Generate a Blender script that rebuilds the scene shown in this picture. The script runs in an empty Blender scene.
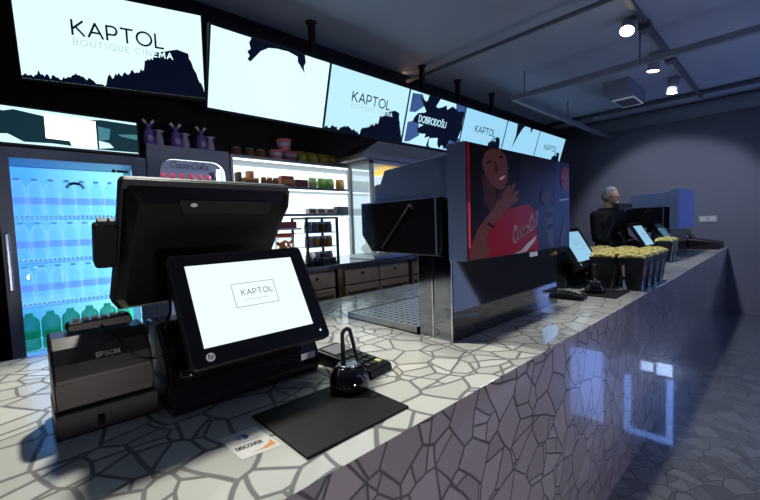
import bpy, bmesh, math, random
from mathutils import Vector, Matrix, noise
random.seed(7)
C = bpy.context.collection
HC = 0.92            # counter height
CAM = Vector((0, 0, 1.3884))
FPX = 383.643

# ------------------------------------------------------------------ camera
a = Vector(((790-380)/FPX, -(212-250)/FPX, -1)).normalized()
b = -Vector(((20-380)/FPX, -(239-250)/FPX, -1)).normalized()
zz = b.cross(a).normalized()
b = a.cross(zz)
ROT = Matrix((b, a, zz))              # rows: world X, Y, Z seen from camera space
cd = bpy.data.cameras.new('camera'); cam = bpy.data.objects.new('camera', cd); C.objects.link(cam)
cam.matrix_world = Matrix.Translation(CAM) @ ROT.to_4x4()
cd.sensor_width = 36; cd.lens = FPX/760*36; cd.clip_start = .02; cd.clip_end = 60
bpy.context.scene.camera = cam

def on_plane(px, py, ax, val):        # where the view ray of a photo point meets a wall, shelf or counter plane
    d = ROT @ Vector(((px-380)/FPX, -(py-250)/FPX, -1))
    return CAM + d*((val-CAM[ax])/d[ax])
def Yx(px, py, x): return on_plane(px, py, 0, x).y
def Zx(px, py, x): return on_plane(px, py, 0, x).z

# ------------------------------------------------------------------ materials
MATS = {}
def mat(name, col, rough=.5, metal=0., emit=None, es=0., vary=.12, scale=18., coat=0., spec=.5, alpha=None):
    if name in MATS: return MATS[name]
    m = bpy.data.materials.new(name); m.use_nodes = True; MATS[name] = m
    nt = m.node_tree; N = nt.nodes; L = nt.links; p = N['Principled BSDF']
    p.inputs['Roughness'].default_value = rough; p.inputs['Metallic'].default_value = metal
    p.inputs['Specular IOR Level'].default_value = spec
    p.inputs['Coat Weight'].default_value = coat; p.inputs['Coat Roughness'].default_value = .04
    tc = N.new('ShaderNodeTexCoord'); nz = N.new('ShaderNodeTexNoise'); nz.inputs['Scale'].default_value = scale; nz.inputs['Detail'].default_value = 3
    mx = N.new('ShaderNodeMix'); mx.data_type = 'RGBA'
    c = Vector(col[:3])
    mx.inputs[6].default_value = (*(c*(1-vary)), 1); mx.inputs[7].default_value = (*(c*(1+vary)), 1)
    L.new(tc.outputs['Object'], nz.inputs['Vector']); L.new(nz.outputs['Fac'], mx.inputs[0]); L.new(mx.outputs[2], p.inputs['Base Color'])
    if emit:
        p.inputs['Emission Color'].default_value = (*emit, 1); p.inputs['Emission Strength'].default_value = es
    return m
def glow(name, col, s):
    return mat(name, (.02, .02, .02), .25, emit=col, es=s, vary=0)
def glass(name, tint=(1, 1, 1), refl=.12, rough=.02):
    m = bpy.data.materials.new(name); m.use_nodes = True; nt = m.node_tree; N = nt.nodes; L = nt.links
    N.remove(N['Principled BSDF']); o = N['Material Output']
    t = N.new('ShaderNodeBsdfTransparent'); t.inputs[0].default_value = (*tint, 1)
    g = N.new('ShaderNodeBsdfGlossy'); g.inputs['Roughness'].default_value = rough
    lw = N.new('ShaderNodeLayerWeight'); lw.inputs['Blend'].default_value = .25
    ml = N.new('ShaderNodeMath'); ml.operation = 'MULTIPLY_ADD'; ml.inputs[1].default_value = .6; ml.inputs[2].default_value = refl*.4
    mx = N.new('ShaderNodeMixShader'); L.new(lw.outputs['Fresnel'], ml.inputs[0]); L.new(ml.outputs[0], mx.inputs[0])
    L.new(t.outputs[0], mx.inputs[1]); L.new(g.outputs[0], mx.inputs[2]); L.new(mx.outputs[0], o.inputs['Surface'])
    MATS[name] = m; return m
def plastic_clear(name, col, mixf=.45, emit=0):
    m = bpy.data.materials.new(name); m.use_nodes = True; nt = m.node_tree; N = nt.nodes; L = nt.links
    p = N['Principled BSDF']; p.inputs['Base Color'].default_value = (*col, 1); p.inputs['Roughness'].default_value = .12
    if emit: p.inputs['Emission Color'].default_value = (*col, 1); p.inputs['Emission Strength'].default_value = emit
    t = N.new('ShaderNodeBsdfTransparent'); t.inputs[0].default_value = (*[.5+.5*c for c in col], 1)
    lw = N.new('ShaderNodeLayerWeight'); lw.inputs['Blend'].default_value = .45
    mr = N.new('ShaderNodeMapRange'); mr.inputs[3].default_value = mixf*.6; mr.inputs[4].default_value = min(1, mixf*2)
    L.new(lw.outputs['Facing'], mr.inputs[0])
    mx = N.new('ShaderNodeMixShader'); L.new(mr.outputs[0], mx.inputs[0]); L.new(t.outputs[0], mx.inputs[1]); L.new(p.outputs[0], mx.inputs[2])
    L.new(mx.outputs[0], N['Material Output'].inputs['Surface']); MATS[name] = m; return m
def mosaic(name, axes, scale, tile_a, tile_b, grout, gw, rough, coat, distort=.22, stretch=(1, 1)):
    m = bpy.data.materials.new(name); m.use_nodes = True; nt = m.node_tree; N = nt.nodes; L = nt.links; p = N['Principled BSDF']; MATS[name] = m
    geo = N.new('ShaderNodeNewGeometry'); sp = N.new('ShaderNodeSeparateXYZ'); cb = N.new('ShaderNodeCombineXYZ')
    L.new(geo.outputs['Position'], sp.inputs[0])
    for i, ax in enumerate(axes):
        k = N.new('ShaderNodeMath'); k.operation = 'MULTIPLY'; k.inputs[1].default_value = stretch[i]
        L.new(sp.outputs['XYZ'.index(ax)], k.inputs[0]); L.new(k.outputs[0], cb.inputs[i])
    # break the regular cells into uneven broken-tile shapes
    nz = N.new('ShaderNodeTexNoise'); nz.noise_dimensions = '2D'; nz.inputs['Scale'].default_value = scale*.45; nz.inputs['Detail'].default_value = 1
    vs = N.new('ShaderNodeVectorMath'); vs.operation = 'SUBTRACT'; vs.inputs[1].default_value = (.5, .5, .5)
    ve = N.new('ShaderNodeVectorMath'); ve.operation = 'SCALE'; ve.inputs['Scale'].default_value = distort/scale*2
    va = N.new('ShaderNodeVectorMath'); va.operation = 'ADD'
    L.new(cb.outputs[0], nz.inputs['Vector']); L.new(nz.outputs['Color'], vs.inputs[0]); L.new(vs.outputs[0], ve.inputs[0])
    L.new(cb.outputs[0], va.inputs[0]); L.new(ve.outputs[0], va.inputs[1])
    v1 = N.new('ShaderNodeTexVoronoi'); v1.voronoi_dimensions = '2D'; v1.feature = 'DISTANCE_TO_EDGE'; v1.inputs['Scale'].default_value = scale
    v2 = N.new('ShaderNodeTexVoronoi'); v2.voronoi_dimensions = '2D'; v2.feature = 'F1'; v2.inputs['Scale'].default_value = scale
    L.new(va.outputs[0], v1.inputs['Vector']); L.new(va.outputs[0], v2.inputs['Vector'])
    v3 = N.new('ShaderNodeTexVoronoi'); v3.voronoi_dimensions = '2D'; v3.feature = 'DISTANCE_TO_EDGE'; v3.inputs['Scale'].default_value = scale*1.15
    v4 = N.new('ShaderNodeTexVoronoi'); v4.voronoi_dimensions = '2D'; v4.feature = 'F1'; v4.inputs['Scale'].default_value = scale*1.15
    off = N.new('ShaderNodeVectorMath'); off.operation = 'ADD'; off.inputs[1].default_value = (3.37, 8.11, 0)
    L.new(va.outputs[0], off.inputs[0]); L.new(off.outputs[0], v3.inputs['Vector']); L.new(off.outputs[0], v4.inputs['Vector'])
    bw0 = N.new('ShaderNodeSeparateColor'); L.new(v2.outputs['Color'], bw0.inputs[0])
    bw4 = N.new('ShaderNodeSeparateColor'); L.new(v4.outputs['Color'], bw4.inputs[0])
    sel = N.new('ShaderNodeMath'); sel.operation = 'GREATER_THAN'; sel.inputs[1].default_value = .5; L.new(bw0.outputs[1], sel.inputs[0])
    add = N.new('ShaderNodeMath'); add.operation = 'SUBTRACT'; add.inputs[0].default_value = 1; L.new(sel.outputs[0], add.inputs[1])
    d3 = N.new('ShaderNodeMath'); d3.operation = 'ADD'; L.new(v3.outputs['Distance'], d3.inputs[0]); L.new(add.outputs[0], d3.inputs[1])
    dm = N.new('ShaderNodeMath'); dm.operation = 'MINIMUM'; L.new(v1.outputs['Distance'], dm.inputs[0]); L.new(d3.outputs[0], dm.inputs[1])
    st = N.new('ShaderNodeMapRange'); st.inputs[1].default_value = gw*.7; st.inputs[2].default_value = gw*1.3; L.new(dm.outputs[0], st.inputs[0])
    bm_ = N.new('ShaderNodeMath'); bm_.operation = 'MULTIPLY'; L.new(sel.outputs[0], bm_.inputs[0]); L.new(bw4.outputs[0], bm_.inputs[1])
    ba_ = N.new('ShaderNodeMath'); ba_.operation = 'ADD'; L.new(bm_.outputs[0], ba_.inputs[0]); L.new(bw0.outputs[0], ba_.inputs[1])
    bw = N.new('ShaderNodeMath'); bw.operation = 'FRACT'; L.new(ba_.outputs[0], bw.inputs[0])
    mt = N.new('ShaderNodeMix'); mt.data_type = 'RGBA'; mt.inputs[6].default_value = (*tile_a, 1); mt.inputs[7].default_value = (*tile_b, 1); L.new(bw.outputs[0], mt.inputs[0])
    mg = N.new('ShaderNodeMix'); mg.data_type = 'RGBA'; mg.inputs[6].default_value = (*grout, 1); L.new(st.outputs[0], mg.inputs[0]); L.new(mt.outputs[2], mg.inputs[7])
    L.new(mg.outputs[2], p.inputs['Base Color'])
    rr = N.new('ShaderNodeMapRange'); rr.inputs[3].default_value = .75; rr.inputs[4].default_value = rough; L.new(st.outputs[0], rr.inputs[0]); L.new(rr.outputs[0], p.inputs['Roughness'])
    p.inputs['Coat Weight'].default_value = coat; p.inputs['Coat Roughness'].default_value = .03
    return m
def plaster(name, col, vary=.2, rough=.8):
    m = mat(name, col, rough, vary=vary, scale=1.3); return m

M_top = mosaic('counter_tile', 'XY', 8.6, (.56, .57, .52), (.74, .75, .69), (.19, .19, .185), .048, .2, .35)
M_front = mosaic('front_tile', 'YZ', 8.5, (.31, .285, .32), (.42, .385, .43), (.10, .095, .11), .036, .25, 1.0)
M_floor = mosaic('floor_tile', 'XY', 9, (.13, .14, .15), (.21, .22, .235), (.05, .05, .055), .03, .25, 1.0)
M_ceil = plaster('ceiling_paint', (.42, .45, .55))
M_wall_far = plaster('grey_blue_wall', (.20, .215, .28), .08)
M_black = plaster('black_wall', (.008, .008, .012))
M_bp = mat('black_plastic', (.006, .006, .007), .36, spec=.32)
M_bg = mat('black_gloss', (.006, .006, .009), .08, spec=.6, vary=.05)
M_dg = mat('dark_grey_plastic', (.018, .0185, .02), .36, spec=.42)
M_grey = mat('grey_plastic', (.22, .22, .23), .45)
M_white = mat('white_plastic', (.75, .75, .74), .45)
M_steel = mat('brushed_steel', (.42, .43, .45), .28, 1., vary=.1, scale=60)
M_mirror = mat('polished_steel', (.30, .32, .36), .09, 1., vary=.04)
M_smoke = mat('smoked_mirror', (.02, .022, .026), .06, 0, spec=.9, vary=.03)
M_chrome = mat('chrome', (.8, .8, .82), .08, 1., vary=.02)
M_bluemetal = mat('blue_grey_panel', (.15, .21, .38), .28, .45, vary=.06)
M_pipe = mat('pipe_paint', (.09, .10, .13), .5)
M_pipel = mat('pale_pipe_paint', (.22, .24, .30), .45)
M_fridge = mat('fridge_grey', (.24, .27, .37), .4)
M_frlow = mat('fridge_dark', (.03, .035, .05), .4)
M_wood = mat('bronze_steel', (.60, .43, .28), .34, .45, vary=.25, scale=9)
M_wooddk = mat('bronze_dark', (.20, .14, .09), .35, .6)
M_paper = mat('paper_white', (.8, .8, .78), .6)
M_red = mat('red_card', (.55, .06, .04), .5)
M_orange = mat('orange_card', (.8, .33, .06), .5)
M_brown = mat('brown_card', (.22, .09, .04), .5)
M_yellow = mat('yellow_foil', (.95, .68, .05), .3)
M_green = mat('green_foil', (.28, .6, .08), .35)
M_lime = mat('lime_foil', (.65, .75, .3), .35)
M_pink = mat('pink_card', (.75, .22, .28), .5)
M_purple = mat('purple_cellophane', (.20, .15, .55), .25)
M_lav = mat('lavender_plastic', (.5, .48, .68), .35)
M_navy = mat('navy_card', (.02, .025, .07), .4)
M_corn = mat('popcorn', (.80, .70, .26), .75, vary=.35, scale=60)
M_skin = mat('skin', (.42, .25, .18), .55, vary=.05)
M_hair = mat('grey_hair', (.27, .28, .30), .7, vary=.3, scale=80)
M_jacket = mat('black_cloth', (.006, .006, .009), .9, spec=.2)
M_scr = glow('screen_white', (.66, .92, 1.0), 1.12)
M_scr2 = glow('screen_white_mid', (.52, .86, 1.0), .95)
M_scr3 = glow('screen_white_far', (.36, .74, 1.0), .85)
M_scrd = mat('screen_dark', (.003, .004, .010), .45, emit=(.0015, .003, .012), es=1, vary=0, spec=.1)
M_scrg = glow('screen_grey_text', (.50, .63, .68), .9)
M_scrb = glow('screen_mid_blue', (.06, .14, .38), .5)
M_led = glow('white_led', (.78, .94, 1.0), 3.2)
M_ledpanel = glow('shelf_light', (.80, .96, 1.0), 1.5)
M_fridgeblue = glow('fridge_back_light', (.13, .50, 1.0), 1.0)
M_fridgegrad = glow('fridge_back_glow_fade', (.1, .4, 1), 1.45)  # fall-off from the side tube painted into the glow of the back panel
_n = M_fridgegrad.node_tree; _t = _n.nodes.new('ShaderNodeTexCoord'); _s = _n.nodes.new('ShaderNodeSeparateXYZ'); _r = _n.nodes.new('ShaderNodeMapRange'); _c = _n.nodes.new('ShaderNodeMix'); _c.data_type = 'RGBA'
_n.links.new(_t.outputs['Generated'], _s.inputs[0]); _n.links.new(_s.outputs['Y'], _r.inputs[0]); _r.inputs[1].default_value = .15; _r.inputs[2].default_value = .95; _n.links.new(_r.outputs[0], _c.inputs[0])
_c.inputs[6].default_value = (.08, .36, 1, 1); _c.inputs[7].default_value = (.38, .90, 1, 1); _n.links.new(_c.outputs[2], _n.nodes['Principled BSDF'].inputs['Emission Color'])
M_fridgecyan = glow('fridge_led', (.55, .92, 1.0), 9.0)
M_disp = glow('display_white', (.86, .98, 1.0), .95)
M_dispb = glow('display_blue', (.34, .68, .92), .75)
M_dispt = glow('display_text', (.22, .28, .31), .6)
M_tgl = glass('clear_glass', (.95, .98, 1.0), .10)
M_fgl = glass('fridge_glass', (.85, .95, 1.0), .10)
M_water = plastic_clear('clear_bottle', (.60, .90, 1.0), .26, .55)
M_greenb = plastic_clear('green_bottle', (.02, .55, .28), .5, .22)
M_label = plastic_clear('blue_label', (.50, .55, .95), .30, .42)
M_lampwarm = glow('lamp_face', (1.0, .97, .9), 14)
M_lampbody = mat('lamp_white_body', (.30, .32, .36), .4)
M_cola = mat('cola_bottle', (.03, .008, .006), .15)
M_pinkcap = mat('pink_red_cap', (.8, .12, .2), .4, emit=(.9, .15, .3), es=.25)

# ------------------------------------------------------------------ mesh builder
class MB:
    def __init__(s, org=(0, 0, 0)):
        s.bm = bmesh.new(); s.o = Vector(org); s.smooth = False
    def v(s, p): return s.bm.verts.new(Vector(p)-s.o)
    def face(s, pts, mi=0, smooth=False):
        f = s.bm.faces.new([s.v(p) for p in pts]); f.material_index = mi; f.smooth = smooth; return f
    def box(s, lo, hi, mi=0):
        x0, y0, z0 = lo; x1, y1, z1 = hi
        P = [(x0,y0,z0),(x1,y0,z0),(x1,y1,z0),(x0,y1,z0),(x0,y0,z1),(x1,y0,z1),(x1,y1,z1),(x0,y1,z1)]
        s.hexa(P, mi); return s
    def hexa(s, P, mi=0):
        V = [s.v(p) for p in P]
        for q in ((3,2,1,0),(4,5,6,7),(0,1,5,4),(1,2,6,5),(2,3,7,6),(3,0,4,7)):
            s.bm.faces.new([V[i] for i in q]).material_index = mi
        return s
    def loft(s, rings, mi=0, smooth=False, caps=True, closed=True):
        R = [[s.v(p) for p in r] for r in rings]; n = len(R[0])
        for i in range(len(R)-1):
            for j in range(n if closed else n-1):
                f = s.bm.faces.new((R[i][j], R[i][(j+1) % n], R[i+1][(j+1) % n], R[i+1][j])); f.material_index = mi; f.smooth = smooth
        if caps:
            for r, rev in ((R[0], True), (R[-1], False)):
                f = s.bm.faces.new(r[::-1] if rev else r); f.material_index = mi
        return s
    def prism(s, prof, ax, lo, hi, mi=0):
        def pt(q, t):
            return {'X': (t, q[0], q[1]), 'Y': (q[0], t, q[1]), 'Z': (q[0], q[1], t)}[ax]
        s.loft([[pt(q, lo) for q in prof], [pt(q, hi) for q in prof]], mi); return s
    def lathe(s, prof, c=(0, 0, 0), n=16, mi=0, smooth=True):
        rings = [[(c[0]+r*math.cos(2*math.pi*j/n), c[1]+r*math.sin(2*math.pi*j/n), c[2]+z) for j in range(n)] for r, z in prof]
        s.loft(rings, mi, smooth); return s
    def tube(s, pts, r, n=8, mi=0, smooth=True):
        pts = [Vector(p) for p in pts]; rr = r if isinstance(r, (list, tuple)) else [r]*len(pts); rings = []; up = None
        for i, p in enumerate(pts):
            t = (pts[min(i+1, len(pts)-1)]-pts[max(i-1, 0)]).normalized()
            if up is None:
                up = Vector((0, 0, 1)) if abs(t.z) < .9 else Vector((1, 0, 0))
            u = (up-t*up.dot(t)).normalized(); w = t.cross(u); up = u
            rings.append([p+(u*math.cos(2*math.pi*j/n)+w*math.sin(2*math.pi*j/n))*rr[i] for j in range(n)])
        s.loft(rings, mi, smooth); return s
    def ell(s, c, r, n=16, m=10, mi=0, rot=None, fn=None):
        rings = []
        for i in range(m+1):
            th = math.pi*(i+.001 if i == 0 else (i-.001 if i == m else i))/m
            ring = []
            for j in range(n):
                ph = 2*math.pi*j/n
                p = Vector((r[0]*math.sin(th)*math.cos(ph), r[1]*math.sin(th)*math.sin(ph), -r[2]*math.cos(th)))
                if fn: p = fn(p)
                if rot: p = rot @ p
                ring.append(Vector(c)+p)
            rings.append(ring)
        s.loft(rings, mi, True); return s
    # flat drawing on a frame (origin, u, v, n)
    def poly(s, fr, pts, h=.001, mi=0):
        o, u, v, n = fr
        return s.face([o+u*x+v*y+n*h for x, y in pts], mi)
    def stroke(s, fr, pts, w, h=.001, mi=0):
        for (x0, y0), (x1, y1) in zip(pts, pts[1:]):
            dx, dy = x1-x0, y1-y0; l = math.hypot(dx, dy)
            if l < 1e-6: continue
            ex, ey = dx/l*w*.35, dy/l*w*.35; nx, ny = -dy/l*w/2, dx/l*w/2
            s.poly(fr, [(x0-ex-nx, y0-ey-ny), (x1+ex-nx, y1+ey-ny), (x1+ex+nx, y1+ey+ny), (x0-ex+nx, y0-ey+ny)], h, mi)
    def text(s, fr, txt, x, y, hgt, w, h=.001, mi=0, wide=1., gap=.3, slant=0.):
        cx = x
        for ch in txt:
            if ch == ' ': cx += hgt*wide*.6; continue
            wd, st = GLYPH[ch]
            for line in st:
                s.stroke(fr, [(cx+(px*wide+slant*py)*hgt, y+py*hgt) for px, py in line], w, h, mi)
            cx += (wd*wide+gap)*hgt
        return cx
    def build(s, name, mats, parent=None, bevel=0, seg=2, recalc=True, **kw):
        if recalc: bmesh.ops.recalc_face_normals(s.bm, faces=s.bm.faces)
        me = bpy.data.meshes.new(name); s.bm.to_mesh(me); s.bm.free()
        for m in (mats if isinstance(mats, (list, tuple)) else [mats]): me.materials.append(m)
        o = bpy.data.objects.new(name, me); C.objects.link(o)
        if parent is not None: o.parent = parent
        else: o.location = s.o
        if bevel:
            md = o.modifiers.new('edge', 'BEVEL'); md.width = bevel; md.segments = seg; md.limit_method = 'ANGLE'; md.angle_limit = math.radians(35)
        for k, vv in kw.items(): o[k] = vv
        return o
def circ(cx, cy, r, n=20, a0=0, a1=360, ry=None):
    ry = r if ry is None else ry
    return [(cx+r*math.cos(math.radians(a0+(a1-a0)*i/n)), cy+ry*math.sin(math.radians(a0+(a1-a0)*i/n))) for i in range(n+1)]
def frame(o, u, v):
    u = Vector(u).normalized(); v = Vector(v).normalized(); return (Vector(o), u, v, u.cross(v))
GLYPH = {
 'K': (.68, [[(0,0),(0,1)], [(.64,1),(0,.38)], [(.2,.57),(.68,0)]]),
 'A': (.86, [[(0,0),(.43,1),(.86,0)], [(.15,.34),(.71,.34)]]),
 'P': (.62, [[(0,0),(0,1),(.36,1)]+[(.36+.26*math.sin(t*math.pi/8), .7+.3*math.cos(t*math.pi/8)) for t in range(1,9)]+[(0,.4)]]),
 'T': (.74, [[(0,1),(.74,1)], [(.37,1),(.37,0)]]),
 'O': (.98, [circ(.49,.5,.49,20,ry=.5)]),
 'L': (.52, [[(0,1),(0,0),(.52,0)]]),
 'B': (.6, [[(0,0),(0,1),(.34,1)]+[(.34+.22*math.sin(t*math.pi/6), .77+.23*math.cos(t*math.pi/6)) for t in range(1,7)]+[(0,.54)], [(.34,.54)]+[(.34+.26*math.sin(t*math.pi/6), .27+.27*math.cos(t*math.pi/6)) for t in range(1,7)]+[(0,0)]]),
 'U': (.7, [[(0,1),(0,.34)]+[(.35-.35*math.cos(t*math.pi/8), .34-.34*math.sin(t*math.pi/8)) for t in range(1,8)]+[(.7,.34),(.7,1)]]),
 'I': (.06, [[(.03,0),(.03,1)]]),
 'Q': (.98, [circ(.49,.5,.49,20,ry=.5), [(.6,.25),(.95,-.08)]]),
 'E': (.55, [[(.55,1),(0,1),(0,0),(.55,0)], [(0,.52),(.48,.52)]]),
 'C': (.85, [circ(.5,.5,.5,14,50,310)]),
 'N': (.74, [[(0,0),(0,1),(.74,0),(.74,1)]]),
 'M': (.9, [[(0,0),(.06,1),(.45,.25),(.84,1),(.9,0)]]),
 'D': (.74, [[(0,0),(0,1),(.28,1)]+[(.28+.46*math.sin(t*math.pi/8), .5+.5*math.cos(t*math.pi/8)) for t in range(1,9)]+[(0,0)]]),
 'R': (.64, [[(0,0),(0,1),(.36,1)]+[(.36+.25*math.sin(t*math.pi/8), .73+.27*math.cos(t*math.pi/8)) for t in range(1,9)]+[(0,.46)], [(.34,.46),(.64,0)]]),
 'S': (.6, [[(.57,.86),(.44,.97),(.28,1),(.1,.93),(.04,.76),(.13,.6),(.3,.52),(.48,.44),(.58,.27),(.5,.08),(.3,0),(.12,.03),(0,.14)]]),
 'Š': (.6, [[(.57,.86),(.44,.97),(.28,1),(.1,.93),(.04,.76),(.13,.6),(.3,.52),(.48,.44),(.58,.27),(.5,.08),(.3,0),(.12,.03),(0,.14)], [(.12,1.3),(.3,1.14),(.48,1.3)]]),
 'V': (.8, [[(0,1),(.4,0),(.8,1)]]),
 # flowing script letters
 'c': (.5, [circ(.3,.3,.27,12,45,330)+[(.62,.2)]]),
 'o': (.52, [circ(.28,.3,.26,14)+[(.66,.45)]]),
 'a': (.56, [circ(.27,.29,.25,14), [(.52,.58),(.5,.1),(.56,.02),(.7,.16)]]),
 'l': (.34, [[(.0,.2),(.22,.75),(.26,1.05),(.16,1.1),(.1,.85),(.1,.15),(.18,.02),(.36,.16)]]),
 'Ç': (.8, [[(.78,.8),(.7,.97),(.5,1.03),(.25,.88),(.08,.58),(.05,.28),(.2,.05),(.45,.02),(.72,.22)], [(.78,.8),(.62,.7),(.56,.84)]]),
 '-': (.3, [[(.02,.4),(.28,.44)]]),
}
# ------------------------------------------------------------------ things
def tag(o, label, cat, group=None, kind=None):
    o['label'] = label; o['category'] = cat
    if group: o['group'] = group
    if kind: o['kind'] = kind
    return o
def thing(name, label, cat, loc, group=None):
    o = bpy.data.objects.new(name, None); C.objects.link(o); o.location = loc; o.empty_display_size = .05
    return tag(o, label, cat, group)
def struct(o): o['kind'] = 'structure'; return o
def copy_tree(o, parent=None):
    c = o.copy(); C.objects.link(c); c.parent = parent
    for ch in list(o.children): copy_tree(ch, c)
    return c
def dup(root, loc, label=None):
    r = copy_tree(root); r.location = loc
    if label: r['label'] = label
    return r

# ================================================================== SETTING
YF = 7.3; XB = -3.35; XR = 3.2; YN = -2.6; ZC = 2.95
struct(MB().box((XB-.1, YN-.1, -.1), (XR+.1, YF+.1, 0)).build('floor', M_floor))
struct(MB().box((XB-.1, YN-.1, ZC), (XR+.1, YF+.1, ZC+.1)).build('ceiling', M_ceil))
struct(MB().box((XB-.1, YN-.1, 0), (XB, YF+.1, ZC)).build('wall_back', M_black))
struct(MB().box((XR, YN-.1, 0), (XR+.1, YF+.1, ZC)).build('wall_right', plaster('dark_wall', (.035, .038, .05))))
struct(MB().box((XB, YN-.1, 0), (XR, YN, ZC)).build('wall_near', M_wall_far))
struct(MB().box((XB, YF, 0), (XR, YF+.1, ZC)).build('wall_far', M_wall_far))
struct(MB().box((XB, YN, 2.80), (-2.77, YF, ZC)).build('trim_1', M_black))       # black soffit over the back bar
# lit shop windows at the end of the lobby, mirrored in the polished floor and the counter front
M_doorglow = glow('window_daylight', (.20, .36, 1.0), 6.0)
M_signglow = glow('window_sign_glow', (.45, .62, 1.0), 9)
def shop_window(n, x0, x1, z0, z1, plain):
    f = MB()
    for lo, hi in (((x0-.06, YF-.06, z0-.06), (x0, YF, z1+.06)), ((x1, YF-.06, z0-.06), (x1+.06, YF, z1+.06)), ((x0, YF-.06, z1), (x1, YF, z1+.06)), ((x0, YF-.06, z0-.06), (x1, YF, z0))): f.box(lo, hi)
    o = struct(f.build(n, M_dg))
    if plain:
        MB((0, 0, 0)).box((x0, YF-.03, z0), (x1, YF-.015, z1)).build('pane', M_doorglow, o)
    else:
        MB().box((x0, YF-.03, z0), (x1, YF-.015, z1)).build('pane', M_bg, o)
        g = MB(); g.loft([[(x0, YF-.031, z0+.3), (x0+.09, YF-.031, z0+.3), (x0+.09, YF-.031, z1-.1), (x1-.1, YF-.031, z1-.1), (x1-.1, YF-.031, z0+.35), (x1, YF-.031, z0+.35), (x1, YF-.031, z1), (x0, YF-.031, z1)],
                          [(x0, YF-.04, z0+.3), (x0+.09, YF-.04, z0+.3), (x0+.09, YF-.04, z1-.1), (x1-.1, YF-.04, z1-.1), (x1-.1, YF-.04, z0+.35), (x1, YF-.04, z0+.35), (x1, YF-.04, z1), (x0, YF-.04, z1)]])
        g.build('lit_edge', M_doorglow, o)
        MB().box((x0+.02, YF-.04, z0+.05), (x0+.22, YF-.031, z0+.24)).build('lit_sign', M_signglow, o); MB().box((x0+.27, YF-.04, z0+.07), (x0+.43, YF-.031, z0+.22)).build('lit_sign', M_signglow, o)
shop_window('window_1', .98, 1.54, .93, 2.2, True)
shop_window('window_2', .0, .67, .88, 2.22, False)

# ================================================================== COUNTER
XF = -.592
ct = thing('bar_counter', 'long bar counter clad in broken white and grey mosaic tile', 'counter', (XF, 0, 0))
o = ct.location
pl = [(XF, -2.3), (XF, YF-.01), (-1.36, YF-.01), (-1.36, 2.62), (-2.06, 2.62), (-2.06, -2.3)]
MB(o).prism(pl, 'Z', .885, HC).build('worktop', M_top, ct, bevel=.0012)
pb = [(XF-.03, -2.3), (XF-.03, YF-.01), (-1.33, YF-.01), (-1.33, 2.59), (-2.03, 2.59), (-2.03, -2.3)]
MB(o).prism(pb, 'Z', 0, .886).build('body', M_dg, ct)
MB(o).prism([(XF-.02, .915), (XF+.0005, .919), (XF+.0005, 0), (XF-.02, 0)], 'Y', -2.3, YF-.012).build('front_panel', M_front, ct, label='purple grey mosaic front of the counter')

# ================================================================== MENU SCREENS
XT, XBm, ZT, ZB, SW = -2.46, -2.60, 2.662, 2.199, .893
def skyline(mb, fr, W, H, seed, mi):
    r = random.Random(seed); n = 110; hs = []
    for i in range(n+1):
        t = i/n
        base = .02+.03*math.sin(t*9)
        if .08 < t < .4: base = .06+.03*math.sin(t*30)
        if t > .42: base = .10+(t-.42)*.7
        if t > .64: base = .36+.10*math.sin((t-.64)*7)
        if t > .74: base = .45
        if t > .92: base = .42-(t-.92)*4.2
        hs.append(max(.006, base+r.uniform(-.02, .035)*(1 if t < .62 else .8)))
    for i in range(n):
        x0, x1 = W*i/n, W*(i+1)/n
        mb.poly(fr, [(x0, 0), (x1, 0), (x1, H*hs[i+1]), (x0, H*hs[i])], .0012, mi)
def logo_screen(mb, fr, W, H, seed):
    skyline(mb, fr, W, H, seed, 1)
    mb.text(fr, 'KAPTOL', W*.27, H*.535, H*.15, H*.022, .0010, 1, 1.05, .28)
    x = mb.text(fr, 'BOUTIQUE CIN', W*.27, H*.425, H*.065, H*.009, .0010, 2, 1.0, .42)
    mb.text(fr, 'EMA', x, H*.425, H*.065, H*.014, .0020, 0, 1.0, .42)
    # the end of the line sits on the dark treetops
    mb.poly(fr, [(x-.01, H*.30), (W*.92, H*.30), (W*.91, H*.52), (W*.84, H*.55), (W*.76, H*.50), (x+.0, H*.47)], .0014, 1)
def arc_screen(mb, fr, W, H, spikes):
    if not spikes:
        top = [(W*.295, H*.70), (W*.33, H*.78), (W*.37, H*.87), (W*.43, H*.94), (W*.50, H*.965), (W*.55, H)]
        mb.poly(fr, [(W*.29, H*1.0), (W*.275, H*.93), (W*.29, H*.86), (W*.265, H*.82), (W*.285, H*.77), (W*.27, H*.72)]+top, .001, 1)
        mb.poly(fr, [(W*.50, H), (W*.50, H*.965), (W*.60, H*.975), (W*.70, H*.94), (W*.72, H)], .001, 1)
        mb.poly(fr, [(W*.68, H), (W*.69, H*.88), (W*.74, H*.79), (W*.765, H*.75), (W*.75, H*.84), (W*.765, H*.90), (W*.75, H)], .001, 1)
    else:
        mb.poly(fr, [(W*.27, H), (W*.30, H*.70), (W*.26, H*.36), (W*.37, H*.74), (W*.45, H*.93), (W*.50, H)], .001, 1)
        mb.poly(fr, [(W*.68, H), (W*.72, H*.86), (W*.76, H), ], .001, 1)
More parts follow.
